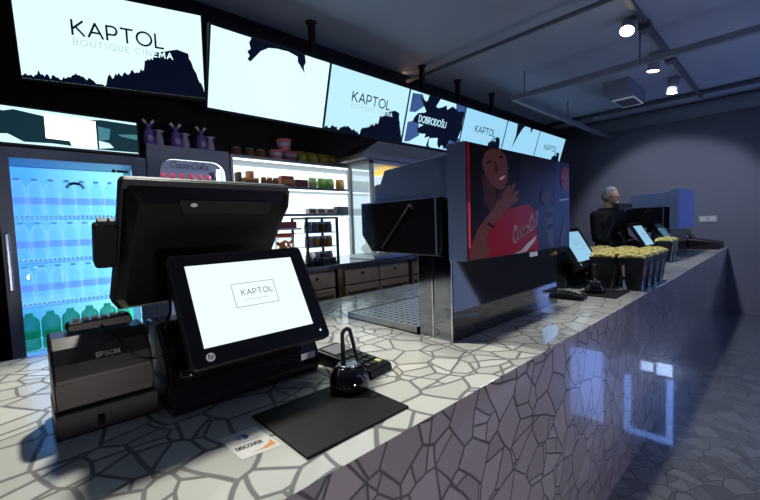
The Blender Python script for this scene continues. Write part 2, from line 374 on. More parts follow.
def splat_screen(mb, fr, W, H):
    r = random.Random(4); pts = []
    for i in range(46):
        t = 2*math.pi*i/46; k = (1+.30*r.uniform(-1, 1))
        pts.append((W*(.55+.36*k*math.cos(t)), H*min(1, max(0, .5+.42*k*math.sin(t)))))
    pts = [(min(W*.995, max(0, x)), y) for x, y in pts]
    for q in ([(0,.95),(.2,.98),(.3,.8),(.12,.62),(0,.6)], [(0,.4),(.2,.5),(.28,.2),(.1,.05),(0,.02)], [(.8,1),(1,1),(1,.75),(.85,.7)], [(.7,.02),(1,.02),(1,.3),(.8,.35)]):
        mb.poly(fr, [(W*(x*.8+.03 if x < .5 else x), H*y) for x, y in q], .0008, 3)
    mb.poly(fr, pts, .0010, 1)
    mb.poly(fr, [(W*.30, H), (W*.28, H*.86), (W*.16, H*.93), (W*.24, H*.78), (W*.4, H*.7), (W*.5, H)], .0011, 1)
    mb.poly(fr, [(W*.72, H*.25), (W*.95, H*.2), (W, H*.5), (W*.99, H*.9), (W*.7, H*.8)], .0011, 1)
    mb.text(fr, 'DOBRODOŠLI', W*.20, H*.46, H*.12, H*.021, .002, 0, .80, .22)
    mb.poly(fr, [(W*.44, H*.02), (W*.60, H*.02), (W*.58, H*.22), (W*.43, H*.18)], .002, 0)
kinds = ['logo', 'arc', 'logo', 'splat', 'logo', 'spike', 'logo']
tl = ['nearest wide menu screen showing KAPTOL over a dark forest skyline, above the drinks fridge',
      'almost blank white menu screen with a dark arc along its top edge',
      'menu screen showing KAPTOL between the blank white screen and the DOBRODOŠLI screen',
      'menu screen with a dark splash and the word DOBRODOŠLI in white',
      'menu screen showing KAPTOL just right of the DOBRODOŠLI screen',
      'menu screen with two dark spikes hanging from its top edge',
      'farthest menu screen of the row, next to the far wall']
for i in range(7):
    y0 = .03+.915*i
    t = thing('menu_screen', tl[i], 'screen', (XBm, y0, ZB), 'menu screens hung in a row from the ceiling')
    fr = frame((XBm, y0, ZB), (0, 1, 0), (XT-XBm, 0, ZT-ZB)); H = math.hypot(XT-XBm, ZT-ZB)
    if i == 0:      # the nearest screen hangs a little higher and is turned towards the entrance
        t.location = (-2.83, .066, 2.250); uu_ = Vector((.235, .845, 0)).normalized(); out_ = Vector((uu_.y, -uu_.x, 0))
        fr = frame(t.location, uu_, out_*.07+Vector((0, 0, .478)))
    org, u, v, n = fr
    hb = MB(t.location)
    def P3(x, y, h): return org+u*x+v*y+n*h
    e = .011
    hb.loft([[P3(-e, -e-.006, -.05), P3(SW+e, -e-.006, -.05), P3(SW+e, H+e, -.05), P3(-e, H+e, -.05)], [P3(-e, -e-.006, -.004), P3(SW+e, -e-.006, -.004), P3(SW+e, H+e, -.004), P3(-e, H+e, -.004)]])
    hb.build('housing', M_bp, t)
    sm = MB(t.location); sm.poly(fr, [(0, 0), (SW, 0), (SW, H), (0, H)], 0, 0)
    k = kinds[i]
    if k == 'logo': logo_screen(sm, fr, SW, H, 11+i)
    elif k == 'arc': arc_screen(sm, fr, SW, H, False)
    elif k == 'spike': arc_screen(sm, fr, SW, H, True)
    else: splat_screen(sm, fr, SW, H)
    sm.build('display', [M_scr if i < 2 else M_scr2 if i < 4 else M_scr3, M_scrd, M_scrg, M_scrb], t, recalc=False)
ml = ['black ceiling pole mount behind the blank white menu screen', 'black ceiling pole mount above the DOBRODOŠLI menu screen, nearer one',
      'black ceiling pole mount above the DOBRODOŠLI menu screen, farther one', 'black ceiling pole mount above the fifth menu screen', 'black ceiling pole mount of the nearest menu screen']
for i, (x_, y, zl_) in enumerate(((-2.515, 1.72, 2.711), (-2.515, 3.0, 2.711), (-2.515, 3.6, 2.711), (-2.515, 4.3, 2.711), (-2.665, .50, 2.742))):
    t = thing('screen_mount', ml[i], 'mount', (x_, y, ZC), 'ceiling mounts of the menu screens'); L = t.location
    MB(L).box((x_-.02, y-.02, zl_), (x_+.02, y+.02, ZC-.01)).build('pole', M_bp, t)
    MB(L).lathe([(.022, 0), (.04, .03), (.045, .035), (.045, .04)], (x_, y, ZC-.04), 12).build('ceiling_plate', M_bp, t)

tag(MB((-2.51, 3.2, 2.6885)).box((-2.535, .95, 2.6885), (-2.49, 6.45, 2.71)).build('hanging_rail', M_bp), 'long black rail carrying the row of menu screens', 'rail')

# ================================================================== BACK BAR
XA = -2.75
# --- lit sign above the fridge
t = thing('light_box', 'bright light box sign with dark foliage shapes above the drinks fridge', 'sign', (XA, .25, 1.875)); L = t.location
MB(L).box((XA-.2, -.12, 1.872), (XA, .575, 2.08)).build('case', M_frlow, t, bevel=.004)
fr = frame((XA+.002, -.11, 1.885), (0, 1, 0), (0, 0, 1)); W, H = .675, .185
sm = MB(L); sm.poly(fr, [(0, 0), (W, 0), (W, H), (0, H)], 0, 1)
rr = random.Random(3)
def blob(cx, cy, rx, ry, n=26):
    return [(max(0, min(W, cx+rx*(1+.3*rr.uniform(-1, 1))*math.cos(2*math.pi*j/n))), max(0, min(H, cy+ry*(1+.25*rr.uniform(-1, 1))*math.sin(2*math.pi*j/n)))) for j in range(n)]
ul, ur = Yx(45, 128, XA)+.11, Yx(98, 130, XA)+.11
sm.poly(fr, [(.0, H), (.0, H*.90), (.09, H*.86), (.13, H*.93), (.25, H*.84), (.40, H*.86), (.50, H*.95), (W, H*.93), (W, H)], .0005, 0)
sm.poly(fr, [(0, .02), (.03, .05), (.06, .04), (.10, .045), (.16, .01), (.28, .015), (W*.7, .004), (W, .006), (W, 0), (0, 0)], .0006, 0)
sm.poly(fr, [(0, H*.55), (.05, H*.62), (.04, H*.78), (0, H*.8)], .0006, 0); sm.poly(fr, [(W, H*.45), (W-.08, H*.5), (W-.10, H*.56), (W, H*.62)], .0006, 2)
sm.poly(fr, [(ur, H*.3), (ur+.05, H*.36), (ur+.06, H*.7), (ur, H*.74)], .0007, 2); sm.poly(fr, [(ur, H*.05), (ur+.07, H*.12), (ur+.05, H*.25), (ur, H*.3)], .0007, 0)
sm.poly(fr, [(ul+.11, H*.04), (ur-.01, H*.04), (ur-.01, H*.88), (ul, H*.92), (ul, H*.22), (ul+.10, H*.20)], .001, 3)
sm.build('lit_face', [glow('sign_glow', (.62, .95, 1.0), 1.1), mat('sign_dark', (.004, .02, .03), .4, emit=(.004, .025, .035), es=1), glow('sign_teal', (.1, .35, .42), .6), glow('sign_white', (1, 1, 1), 2.2)], t, recalc=False)

# --- drinks fridge with glass door
Y0, Y1 = -.07, .60
t = thing('drinks_fridge', 'tall drinks fridge with a glass door and blue light, left of the terminal', 'fridge', (XA, .26, 0)); L = t.location
g = MB(L)
g.box((-3.3, Y0, 0), (XA-.03, Y0+.03, 1.87)); g.box((-3.3, Y1-.03, 0), (XA-.03, Y1, 1.87)); g.box((-3.3, Y0, 1.835), (XA-.03, Y1, 1.87)); g.box((-3.3, Y0, 0), (XA-.03, Y1, .25)); g.box((-3.3, Y0, 0), (-3.27, Y1, 1.87))
g.build('cabinet', M_fridge, t)
MB(L).box((-3.265, Y0+.035, .255), (-3.25, Y1-.035, 1.83)).build('glowing_back', M_fridgegrad, t)
MB(L).box((-2.83, Y1-.065, .3), (-2.80, Y1-.04, 1.80)).build('light_tube', M_fridgecyan, t, label='bright white light tube on the right inside')
d = MB(L)
for lo, hi in (((XA-.028, Y0, .26), (XA, Y0+.055, 1.865)), ((XA-.028, Y1-.075, .26), (XA, Y1, 1.865)), ((XA-.028, Y0+.055, 1.81), (XA, Y1-.075, 1.865)), ((XA-.028, Y0+.055, .26), (XA, Y1-.075, .33))): d.box(lo, hi)
door = d.build('door', M_fridge, t, bevel=.003)
MB(L).box((XA-.018, Y0+.055, .33), (XA-.012, Y1-.075, 1.81)).build('glass', M_fgl, door)
MB(L).box((XA, Y0+.012, 1.12), (XA+.03, Y0+.032, 1.42)).build('handle', mat('handle_pale', (.6, .7, .9), .25, .6), door, bevel=.006)
hk = MB(L); yb, zb = Yx(118, 171, XA), Zx(118, 171, XA)
fr2 = frame((XA-.011, yb-.028, zb-.008), (0, 1, 0), (0, 0, 1))
hk.poly(fr2, circ(.008, .008, .010, 14)[:-1], .0005, 0); hk.stroke(fr2, [(.028, .008), (.075, .006)], .013, .0005, 0)
hk.build('door_badge', M_navy, door)
SHZ = [1.475, 1.245, 1.015, .775]
SHZ = [Zx(55, q, XA-.11) for q in (217, 259, 301, 346)]
for z in SHZ: 
    g = MB(L); g.box((-3.24, Y0+.035, z-.012), (XA-.06, Y1-.035, z-.006))
    for k in range(30): g.box((XA-.064, Y0+.04+k*.0199, z-.02), (XA-.06, Y0+.052+k*.0199, z+.006))
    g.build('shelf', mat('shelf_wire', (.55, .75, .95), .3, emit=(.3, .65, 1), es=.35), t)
def bottle(label, green):
    r, h = (.0335, .208) if not green else (.043, .205)
    t = thing('green_bottle' if green else 'water_bottle', label, 'bottle', (0, 0, 0), 'green bottles in the fridge' if green else 'clear water bottles in the fridge')
    p = [(r*.5, 0), (r*.95, .004), (r, .02), (r, .05), (r*.93, .06), (r, .07), (r, h*.70), (r*.98, h*.77), (r*.84, h*.85), (r*.46, h*.92), (r*.42, h*.95)]
    MB().lathe(p, n=14).build('bottle_body', M_greenb if green else M_water, t)
    MB().lathe([(r*.42, h*.95), (r*.42, h), (r*.36, h+.002)], n=12).build('cap', M_greenb if green else MATS.get('cap_blue') or mat('cap_blue', (.3, .6, .95), .4, emit=(.3, .6, 1), es=.25), t)
    MB().lathe([(r*1.01, h*.33), (r*1.015, h*.34), (r*1.015, h*.50), (r*1.01, h*.51)], n=14).build('label_band', M_greenb if green else M_label, t)
    return t
shn = ['top', 'second', 'third', 'bottom']; pw = bg_ = None
ordn = ['first', 'second', 'third', 'fourth', 'fifth', 'sixth', 'seventh', 'eighth']
for si, z in enumerate(SHZ):
    green = si == 3; n = 6 if green else 8
    for k in range(n):
        lab = ('green bottle on the lowest lit fridge shelf, %s from the left' % ordn[k]) if green else ('clear water bottle on the %s fridge shelf, %s from the left' % (shn[si], ordn[k]))
        y = Y0+.078+k*(.0695 if not green else .089); loc = (XA-.11, y, z)
        if green: 
            if bg_ is None: bg_ = bottle(lab, True); bg_.location = loc
            else: dup(bg_, loc, lab)
        else:
            if pw is None: pw = bottle(lab, False); pw.location = loc
            else: dup(pw, loc, lab)
# dark hook-shaped thing over the bottles
yk, zk = Yx(74, 182, XA-.14), Zx(74, 182, XA-.14)
tag(MB((XA-.12, yk, 1.60)).tube([(XA-.10, yk+.04*math.cos(math.radians(q)), 1.665+.035*math.sin(math.radians(q))) for q in range(10, 171, 20)], .008).build('dark_curve', M_navy), 'dark curved shape over the bottles on the top fridge shelf', 'strap')

# --- cola fridge
Y0, Y1 = .612, 1.125; ZF = 1.955
t = thing('cola_fridge', 'grey drinks cabinet with an arched lit window and Coca-Cola sign', 'fridge', (XA, .87, 0)); L = t.location
g = MB(L)
g.box((-3.3, Y0, 0), (XA-.02, Y0+.03, ZF)); g.box((-3.3, Y1-.03, 0), (XA-.02, Y1, ZF)); g.box((-3.3, Y0, ZF-.04), (XA-.02, Y1, ZF)); g.box((-3.3, Y0, 0), (XA-.02, Y1, .2)); g.box((-3.3, Y0, 0), (-3.27, Y1, ZF))
g.build('cabinet', M_fridge, t)
ya, yb2, za, zbt, rc = Yx(160, 170, XA), Yx(225, 175, XA), .30, 1.872, .085
inner = [(ya, za), (yb2, za)]+[(yb2-rc+rc*math.cos(math.radians(q)), zbt-rc+rc*math.sin(math.radians(q))) for q in range(0, 91, 15)]+[(ya+rc+rc*math.cos(math.radians(q)), zbt-rc+rc*math.sin(math.radians(q))) for q in range(90, 181, 15)]
def outp(p):
    cy, cz = (ya+yb2)/2, (za+zbt)/2
    dx, dz = p[0]-cy, p[1]-cz
    k = min(((Y1-cy) if dx > 0 else (cy-Y0))/max(abs(dx), 1e-6), ((ZF-cz) if dz > 0 else (cz-0.02))/max(abs(dz), 1e-6))
    return (cy+dx*k, cz+dz*k)
outer = [outp(p) for p in inner]
for cnr in ((Y0, .02), (Y1, .02), (Y1, ZF), (Y0, ZF)):
    j = min(range(len(outer)), key=lambda q: (outer[q][0]-cnr[0])**2+(outer[q][1]-cnr[1])**2); outer[j] = cnr
g = MB(L); n = len(inner)
for j in range(n):
    q = [inner[j], inner[(j+1) % n], outer[(j+1) % n], outer[j]]
    g.face([(XA, y, z) for y, z in q]); 
    g.face([(XA, *inner[j]), (XA, *inner[(j+1) % n]), (XA-.03, *inner[(j+1) % n]), (XA-.03, *inner[j])], 1)
g.build('door', [M_fridge, M_ledpanel], t)
MB(L).box((XA-.30, Y0+.04, .25), (XA-.29, Y1-.04, ZF-.05)).build('back_panel', glow('cola_back', (.30, .34, .6), .35), t)
MB(L).box((XA-.07, yb2-.035, .35), (XA-.05, yb2-.012, zbt-.04)).build('light_tube', M_fridgecyan, t)
sg = MB(L); fr = frame((XA-.06, ya, Zx(195, 171.5, XA-.06)), (0, 1, 0), (0, 0, 1)); sg.poly(fr, [(-.02, 0), (yb2-ya-.03, 0), (yb2-ya-.03, .075), (-.02, .075)], 0, 0)
sg.text(fr, 'Çoca-Çola', .07, .016, .045, .004, .002, 1, 1.0, .06, .25)
sg.build('sign_panel', [glow('cola_sign_back', (.20, .24, .42), .40), M_navy], t, recalc=False, label='pale header panel with Coca-Cola script')
ZCB = Zx(195, 174.5, XA-.085)-.234
MB(L).box((XA-.28, Y0+.04, ZCB-.012), (XA-.05, Y1-.04, ZCB-.001)).build('shelf', M_steel, t)
cb = thing('cola_bottle', 'dark cola bottle with pink-red cap behind the arched window', 'bottle', (0, 0, 0), 'cola bottles in the arched fridge')
MB().lathe([(.02, 0), (.032, .005), (.032, .1), (.028, .12), (.032, .14), (.02, .18), (.014, .205)], n=12).build('bottle_body', M_cola, cb)
MB().lathe([(.018, .203), (.019, .228), (.012, .234)], n=12).build('cap', M_pinkcap, cb)
for k in range(6):
    loc = (XA-.085, ya+.035+k*.058, ZCB); lab = 'cola bottle with pink-red cap in the arched fridge, %s from the left' % ordn[k]
    if k == 0: cb.location = loc; cb['label'] = lab
    else: dup(cb, loc, lab)

# --- items standing on top of the cola fridge
XI = -2.87
gb = thing('gift_bag', '', 'bag', (0, 0, 0), 'purple gift bags with bows on the cola fridge')
def bagfn(w, d, h, pinch):
    g = MB(); rings = []
    for z, k in ((0, .9), (.02, 1), (h*.45, 1), (h*.72, .8), (h*.85, pinch), (h*.9, pinch*.9), (h, pinch*2.2)):
        rings.append([(d*k*math.cos(2*math.pi*j/14)*(1+.08*math.sin(5*j)), w*k*math.sin(2*math.pi*j/14)*(1+.08*math.cos(3*j)), z) for j in range(14)])
    return g.loft(rings, 0, True)
bagfn(.035, .03, .15, .35).build('bag_body', M_purple, gb)
g = MB()
for s in (-1, 1):
    g.loft([[(0, s*.004, .128), (0, s*.006, .136), (.004, s*.006, .136), (.004, s*.004, .128)], [(0, s*.02, .15), (0, s*.012, .165), (.004, s*.012, .165), (.004, s*.02, .15)], [(0, s*.038, .172), (0, s*.026, .182), (.004, s*.026, .182), (.004, s*.038, .172)]])
g.build('bow', M_white, gb, label='white ribbon bow')
MB().ell((.033, 0, .055), (.006, .018, .022), 10, 6).build('tag', M_lav, gb)
pb_ = tag(bagfn(.027, .025, .12, .6).build('pouch', M_lav), '', 'pouch', 'pale pouches beside the gift bags')
for k, (px, qx) in enumerate(((149, 160), (176, 186), (201, 211))):
    nm = ('left', 'middle', 'right')[k]
    loc = (XI, Yx(px, 135, XI), ZF); lab = 'purple gift bag with white bow on the cola fridge, %s of three' % nm
    if k == 0: gb.location = loc; gb['label'] = lab
    else: dup(gb, loc, lab)
    loc2 = (XI-.02, Yx(qx, 137, XI), ZF); lab2 = 'pale lavender pouch beside the %s purple gift bag' % nm
    if k == 0: pb_.location = loc2; pb_['label'] = lab2
    else: dup(pb_, loc2, lab2)

# --- lit shelf unit
XS = -2.93
Y0, Y1, ZS = 1.215, 2.64, 1.982
t = thing('display_shelves', 'brightly lit white display shelving behind the counter holding snacks', 'shelves', (XS, 1.9, 1.0895)); L = t.location
MB(L).box((-3.32, Y0, 1.09), (-3.30, Y1, ZS)).build('glowing_back', M_ledpanel, t)
for y_ in (Y0, Y1-.015): MB(L).box((-3.30, y_, 1.09), (XS, y_+.015, ZS)).build('side_panel', M_white, t)
for z, nm in ((ZS, 'top_board'), (1.757, 'shelf'), (1.523, 'shelf')):
    MB(L).box((-3.30, Y0+.015, z-.022), (XS, Y1-.015, z)).build(nm, mat('shelf_edge', (.30, .32, .36), .35), t)
for z in (ZS, 1.757, 1.523): MB(L).box((-2.98, Y0+.03, z-.03), (-2.96, Y1-.03, z-.0225)).build('light_strip', M_led, t)

def onshelf(name, label, cat, px, pw, z, h, m, group=None, x=-3.02, d=.07, shape='box', m2=None):
    """a small packet standing on a shelf: px = its centre, pw = its width in photo pixels"""
    py = 150; y0, y1 = Yx(px-pw/2, py, x), Yx(px+pw/2, py, x); w = (y1-y0)/2; c = Vector((x, (y0+y1)/2, z))
    if shape == 'box':
        t = thing(name, label, cat, c, group)
        MB().box((-d/2, -w, 0), (d/2, w, h)).build('carton', m, t, bevel=.003)
        if m2: MB().box((d/2-.001, -w*.8, h*.25), (d/2+.0015, w*.8, h*.7)).build('printed_panel', m2, t)
        return t
    if shape == 'bag':
        t = thing(name, label, cat, c, group); rings = []
        for q, k, e in ((0, .55, .9), (.08, .95, .96), (.35, 1.2, 1), (.65, 1.05, 1), (.88, .45, .97), (.93, .12, .98), (1, .10, 1)):
            rings.append([(d/2*k*math.cos(2*math.pi*j/16), w*e*(abs(math.sin(2*math.pi*j/16))**.6)*math.copysign(1, math.sin(2*math.pi*j/16)), h*q) for j in range(16)])
        MB().loft(rings, 0, True).build('bag_body', m, t)
        if m2: MB().ell((d*.52, 0, h*.45), (.012, w*.55, h*.22), 12, 6).build('printed_panel', m2, t)
        return t
    if shape == 'tub':
        t = thing(name, label, cat, c, group)
        MB().lathe([(w*.72, 0), (w*.76, .004), (w, h*.93), (w*1.05, h*.94), (w*1.05, h)], n=18).build('tub_body', m, t)
        if m2: MB().lathe([(w*.87, h*.42), (w*.885, h*.44), (w*.96, h*.7), (w*.955, h*.72)], n=18).build('band', m2, t)
        return t
    if shape == 'jar':
        t = thing(name, label, cat, c, group)
        MB().lathe([(w*.9, 0), (w, .005), (w, h*.72), (w*.8, h*.82)], n=16).build('jar_body', m, t)
        MB().lathe([(w*.86, h*.82), (w*.88, h*.98), (w*.8, h)], n=16).build('lid', m2 or M_dg, t)
        return t
# on the top board
for k, px in enumerate((236, 249, 260)):
    onshelf('snack_jar', 'dark snack jar on the top board, %s of three left of the pink buckets' % ('left', 'middle', 'right')[k], 'jar', px, 10, ZS, .085, M_brown, 'dark snack jars on the top board', -3.06, shape='jar', m2=M_grey)
onshelf('pink_bucket', 'pink bucket on the top board, bottom left of the stack of three', 'bucket', 275.5, 13, ZS, .085, M_pink, 'pink buckets on the top board', -3.03, shape='tub', m2=M_lav)
onshelf('pink_bucket', 'pink bucket on the top board, bottom right of the stack of three', 'bucket', 289.5, 13, ZS, .085, M_pink, 'pink buckets on the top board', -3.03, shape='tub', m2=M_lav)
pk = onshelf('pink_bucket', 'pink bucket stacked on top of two others', 'bucket', 284, 13, ZS+.086, .10, M_pink, 'pink buckets on the top board', -3.03, shape='tub', m2=M_lav)
for k, px in enumerate((301, 311.5, 322, 331)):
    onshelf('yellow_bag', 'yellow foil snack bag on the top board, %s from the pink buckets' % ordn[k], 'bag', px, 9, ZS, .105, M_yellow, 'yellow snack bags on the top board', -3.03, .075, 'bag', M_lime)
# on the first lit shelf
z1 = 1.758
onshelf('brown_box', 'slim brown box at the left end of the first lit shelf', 'box', 236.5, 4, z1, .10, M_brown)
t = onshelf('orange_display', 'orange cardboard display box with two tall sides on the first lit shelf', 'box', 248, 15, z1, .06, M_orange, m2=M_brown)
w = (Yx(255.5, 150, -2.84)-Yx(240.5, 150, -3.02))/2
for s in (-1, 1): MB().box((-.034, s*w-.012*(s > 0), 0), (.036, s*w+.012*(s < 0), .115)).build('side_post', M_orange, t)
for k, px in enumerate((262, 268, 274)):
    onshelf('sauce_jar', 'brown lidded jar right of the orange display, %s of three' % ('left', 'middle', 'right')[k], 'jar', px, 5.5, z1, .075, M_brown, 'brown jars on the first lit shelf', shape='jar', m2=M_orange)
onshelf('red_box', 'tall red box in the middle of the first lit shelf', 'box', 284.5, 12, z1, .095, M_red, m2=M_orange)
onshelf('dark_red_box', 'low dark red box beside the tall red box', 'box', 298.5, 12, z1, .07, mat('dark_red_card', (.28, .04, .06), .5))
for k, (px, mm, lb) in enumerate(((311, M_lime, 'pale lime snack bag on the first lit shelf'), (320, M_green, 'left of two green snack bags on the first lit shelf'), (328, M_green, 'right of two green snack bags on the first lit shelf'), (338.5, M_orange, 'orange brown snack bag right of the green bags'), (352, mat('sage_foil', (.35, .45, .25), .4), 'grey green snack bag at the right end of the first lit shelf'))):
    onshelf('snack_bag', lb, 'bag', px, 7.6, z1, .10, mm, 'snack bags on the first lit shelf', -3.02, .06, 'bag', M_lime)
# on the second lit shelf
z2 = 1.524
for k, px in enumerate((308, 317, 326)):
    onshelf('candy_pack', 'small white and red candy pack on the second shelf, %s of three' % ('left', 'middle', 'right')[k], 'box', px, 7, z2, .05, M_white, 'candy packs on the second lit shelf', m2=M_red)
onshelf('navy_box', 'dark navy box on the second lit shelf', 'box', 338.5, 11, z2, .07, M_navy)
onshelf('green_jar', 'greenish jar at the right end of the second lit shelf', 'jar', 353, 10, z2, .085, mat('green_jar', (.12, .25, .15), .3), shape='jar')

# --- back bar worktop and cabinets
XW = -2.54
tag(MB((XW, 2.3, 1.05)).box((-3.3, 1.135, 1.05), (XW, 3.75, 1.089)).build('back_worktop', mat('dark_steel_top', (.10, .12, .16), .18, .7), bevel=.004), 'dark shiny worktop of the back bar under the lit shelves', 'worktop')
cl = ['bronze steel cabinet of the back bar, left unit beside the cola fridge', 'bronze steel cabinet of the back bar, middle unit', 'bronze steel cabinet of the back bar, right unit behind the drink dispenser']
for k, (ya, yb3) in enumerate(((1.14, 1.90), (1.98, 2.80), (2.83, 3.72))):
    t = thing('bar_cabinet', cl[k], 'cabinet', (XW-.04, (ya+yb3)/2, 0), 'cabinets of the back bar'); L = t.location
    MB(L).box((-3.25, ya, 0), (XW-.06, yb3, 1.049)).build('carcass', M_wooddk, t)
    ym = (ya+yb3)/2
    for s, (p, q) in enumerate(((ya+.012, ym-.006), (ym+.006, yb3-.012))):
        for z0, z1_, nm in ((.9, 1.03, 'drawer'), (.10, .885, 'door')):
            dr = MB(L).box((XW-.06, p, z0), (XW-.035, q, z1_)).build(nm, M_wood, t, bevel=.004)
            if nm == 'drawer': MB(L).tube([(XW-.036, (p+q)/2, .985), (XW-.026, (p+q)/2, .985)], .012, 10).build('lock', M_bp, dr)
            else: MB(L).box((XW-.035, p+.03, .82), (XW-.015, q-.03, .84)).build('handle', M_wooddk, dr)
tag(MB((XW, 1.94, 0)).box((-3.2, 1.915, 0), (XW-.03, 1.965, 1.049)).build('divider_post', mat('copper_post', (.75, .42, .2), .25, .9)), 'bright bronze upright between the left and middle back bar cabinets', 'post')

# --- glass pastry case on the worktop
Y0, Y1, X0, X1 = Yx(304, 235, -2.70), Yx(336, 235, -2.70), -2.90, -2.66
t = thing('pastry_case', 'black framed glass case with small shelves of pastries under the lit shelves', 'display case', (-2.85, (Y0+Y1)/2, 1.0895)); L = t.location
g = MB(L)
for y in (Y0, Y1-.018):
    for x in (X0, X1-.018): g.box((x, y, 1.09), (x+.018, y+.018, 1.47))
g.box((X0, Y0, 1.47), (X1, Y1, 1.485)); g.box((X0, Y0, 1.09), (X1, Y1, 1.105)); g.build('case_frame', M_bp, t)
MB(L).box((X1-.008, Y0+.018, 1.105), (X1-.004, Y1-.018, 1.47)).build('glass', M_tgl, t)
for z in (1.23, 1.35): MB(L).box((X0+.02, Y0+.018, z), (X1-.02, Y1-.018, z+.008)).build('shelf', M_steel, t)
rg = random.Random(5)
n = 0
for zi, z in enumerate((1.105, 1.238, 1.358)):
    for k in range(4):
        y = Y0+.06+k*(Y1-Y0-.12)/3
        lab = '%s pastry jar on the %s level of the black framed case' % (ordn[k], ('lowest', 'middle', 'top')[zi])
        tt = thing('pastry_jar', lab, 'jar', (X1-.07, y, z), 'pastry jars in the black framed case')
        MB().lathe([(.03, 0), (.033, .004), (.033, .06), (.026, .07)], n=12).build('jar_body', random.Random(n).choice([M_brown, M_lav, M_orange, M_grey]), tt)
        MB().lathe([(.028, .07), (.03, .085), (.0265, .088)], n=12).build('lid', M_white, tt); n += 1
y = Yx(329, 256, -2.60)
tag(MB((-2.62, y, 1.09)).box((-2.65, y-.07, 1.0895), (-2.595, y+.07, 1.145)).build('black_tray', M_bp, bevel=.004), 'low black box in front of the black framed pastry case', 'box')
# jar with orange snacks left of the case
y = Yx(286, 235, -2.72)
tag(MB((-2.75, y, 1.09)).box((-2.85, y-.1, 1.0895), (-2.65, y+.085, 1.18)).build('steel_riser', M_steel, bevel=.004), 'low steel riser block under the orange snack jar', 'riser')
t = thing('orange_snack_jar', 'clear jar filled with orange snacks left of the pastry case', 'jar', (-2.75, y, 1.1805))
MB().lathe([(.075, 0), (.08, .005), (.08, .13), (.06, .15)], n=20).build('jar_body', M_tgl, t)
g = MB(); rg = random.Random(9)
for k in range(60):
    a_ = rg.uniform(0, 6.28); r_ = .06*math.sqrt(rg.random())
    g.ell((r_*math.cos(a_), r_*math.sin(a_), rg.uniform(.015, .115)), (.018, .014, .012), 8, 5)
sn = g.build('snacks', mat('orange_snack', (.9, .28, .05), .5), t); 
MB().lathe([(.065, .15), (.068, .175), (.055, .18)], n=20).build('lid', M_red, t)
tag(MB((-2.78, y, 1.31)).box((-2.88, y-.1, 1.40), (-2.7, y+.09, 1.45)).build('red_carton', mat('maroon_card', (.2, .03, .04), .5), bevel=.004), 'maroon carton on the small ledge above the orange snack jar', 'box')
tag(MB((-2.8, y, 1.39)).box((-2.92, 1.14, 1.385), (-2.68, y+.12, 1.3995)).build('ledge_shelf', M_steel), 'narrow steel ledge holding a maroon carton left of the pastry case', 'shelf')

# --- popcorn machine with steel canopy
XP = -2.56
YP = Yx(372, 190, XP)
t = thing('popcorn_machine', 'glass sided popcorn machine under a steel canopy, behind the drink dispenser', 'popcorn machine', (-2.72, 2.8, 1.0895)); L = t.location
Y1p = 3.55
g = MB(L)
for y in (YP, Y1p-.03):
    for x in (XP-.03, -2.90): g.box((x, y, 1.12), (x+.03, y+.03, 1.98))
g.box((-2.90, YP, 1.955), (XP, Y1p, 1.985)); g.build('frame', mat('white_frame', (.75, .8, .85), .4), t)
MB(L).box((-2.91, YP-.01, 1.09), (XP+.01, Y1p+.01, 1.13)).build('base', M_steel, t, bevel=.004)
g = MB(L); g.box((-2.87, YP+.012, 1.13), (XP-.03, YP+.016, 1.955)); g.box((XP-.016, YP+.03, 1.13), (XP-.012, Y1p-.03, 1.955)); g.build('glass', M_tgl, t)
MB(L).box((-2.90, YP+.03, 1.13), (-2.89, Y1p-.03, 1.955)).build('glowing_back', glow('popcorn_case_light', (.75, .9, 1.0), 1.0), t)
MB(L).box((-2.80, YP+.22, 1.88), (XP-.08, Y1p-.2, 1.93)).build('warm_lamp', glow('warm_heat_lamp', (1.0, .62, .12), 1.3), t, label='warm yellow heat lamp')
MB(L).box((-2.82, YP+.25, 1.60), (-2.6, YP+.55, 1.80)).build('kettle', M_dg, t, bevel=.03)
g = MB(L); rg = random.Random(2)
for k in range(170):
    x = rg.uniform(-2.85, XP-.07); y = rg.uniform(YP+.07, Y1p-.07)
    g.ell((x, y, 1.14+rg.random()*.10), (.03, .03, .026), 7, 4)
g.build('popcorn_heap', M_corn, t)
hx = XP+.03
g = MB(L)
g.loft([[(-2.91, YP-.12, 1.99), (hx, YP-.12, 1.99), (hx, Y1p+.1, 1.99), (-2.91, Y1p+.1, 1.99)], [(-2.91, YP-.12, 2.03), (hx, YP-.12, 2.03), (hx, Y1p+.1, 2.03), (-2.91, Y1p+.1, 2.03)], [(-2.91, YP+.12, 2.165), (hx-.05, YP+.12, 2.165), (hx-.05, Y1p-.1, 2.165), (-2.91, Y1p-.1, 2.165)]])
g.build('canopy', mat('canopy_steel', (.42, .40, .41), .35, .7, scale=40), t)

# ================================================================== NEAR COUNTER THINGS
# --- point of sale terminal: base, customer display, staff monitor
PT = Vector((-1.16, .47, HC))
pos = thing('pos_terminal', 'near black sales terminal with large white KAPTOL customer display', 'sales terminal', PT, 'sales terminals along the counter')
base = MB(PT).prism([(-1.30, HC), (-1.06, HC), (-1.04, HC+.03), (-1.05, HC+.075), (-1.10, HC+.17), (-1.16, HC+.225), (-1.27, HC+.225), (-1.30, HC+.19)], 'Y', .25, .69).build('base', M_bg, pos, bevel=.008)
MB(PT).box((-1.045, .62, HC+.055), (-1.0435, .672, HC+.075)).build('label_strip', M_white, base, label='small white sticker')
MB(PT).tube([(-1.0, .262, HC+.123), (-1.0, .305, HC+.123)], .014, 14).build('hinge', M_bg, pos)
o_ = Vector((-.958, .275, 1.058)); u_ = Vector((0, 1, 0)); v_ = Vector((-1.118+.958, 0, 1.330-1.058)); DH = v_.length; DW = .402
fr = frame(o_, u_, v_); org, uu, vv, nn = fr
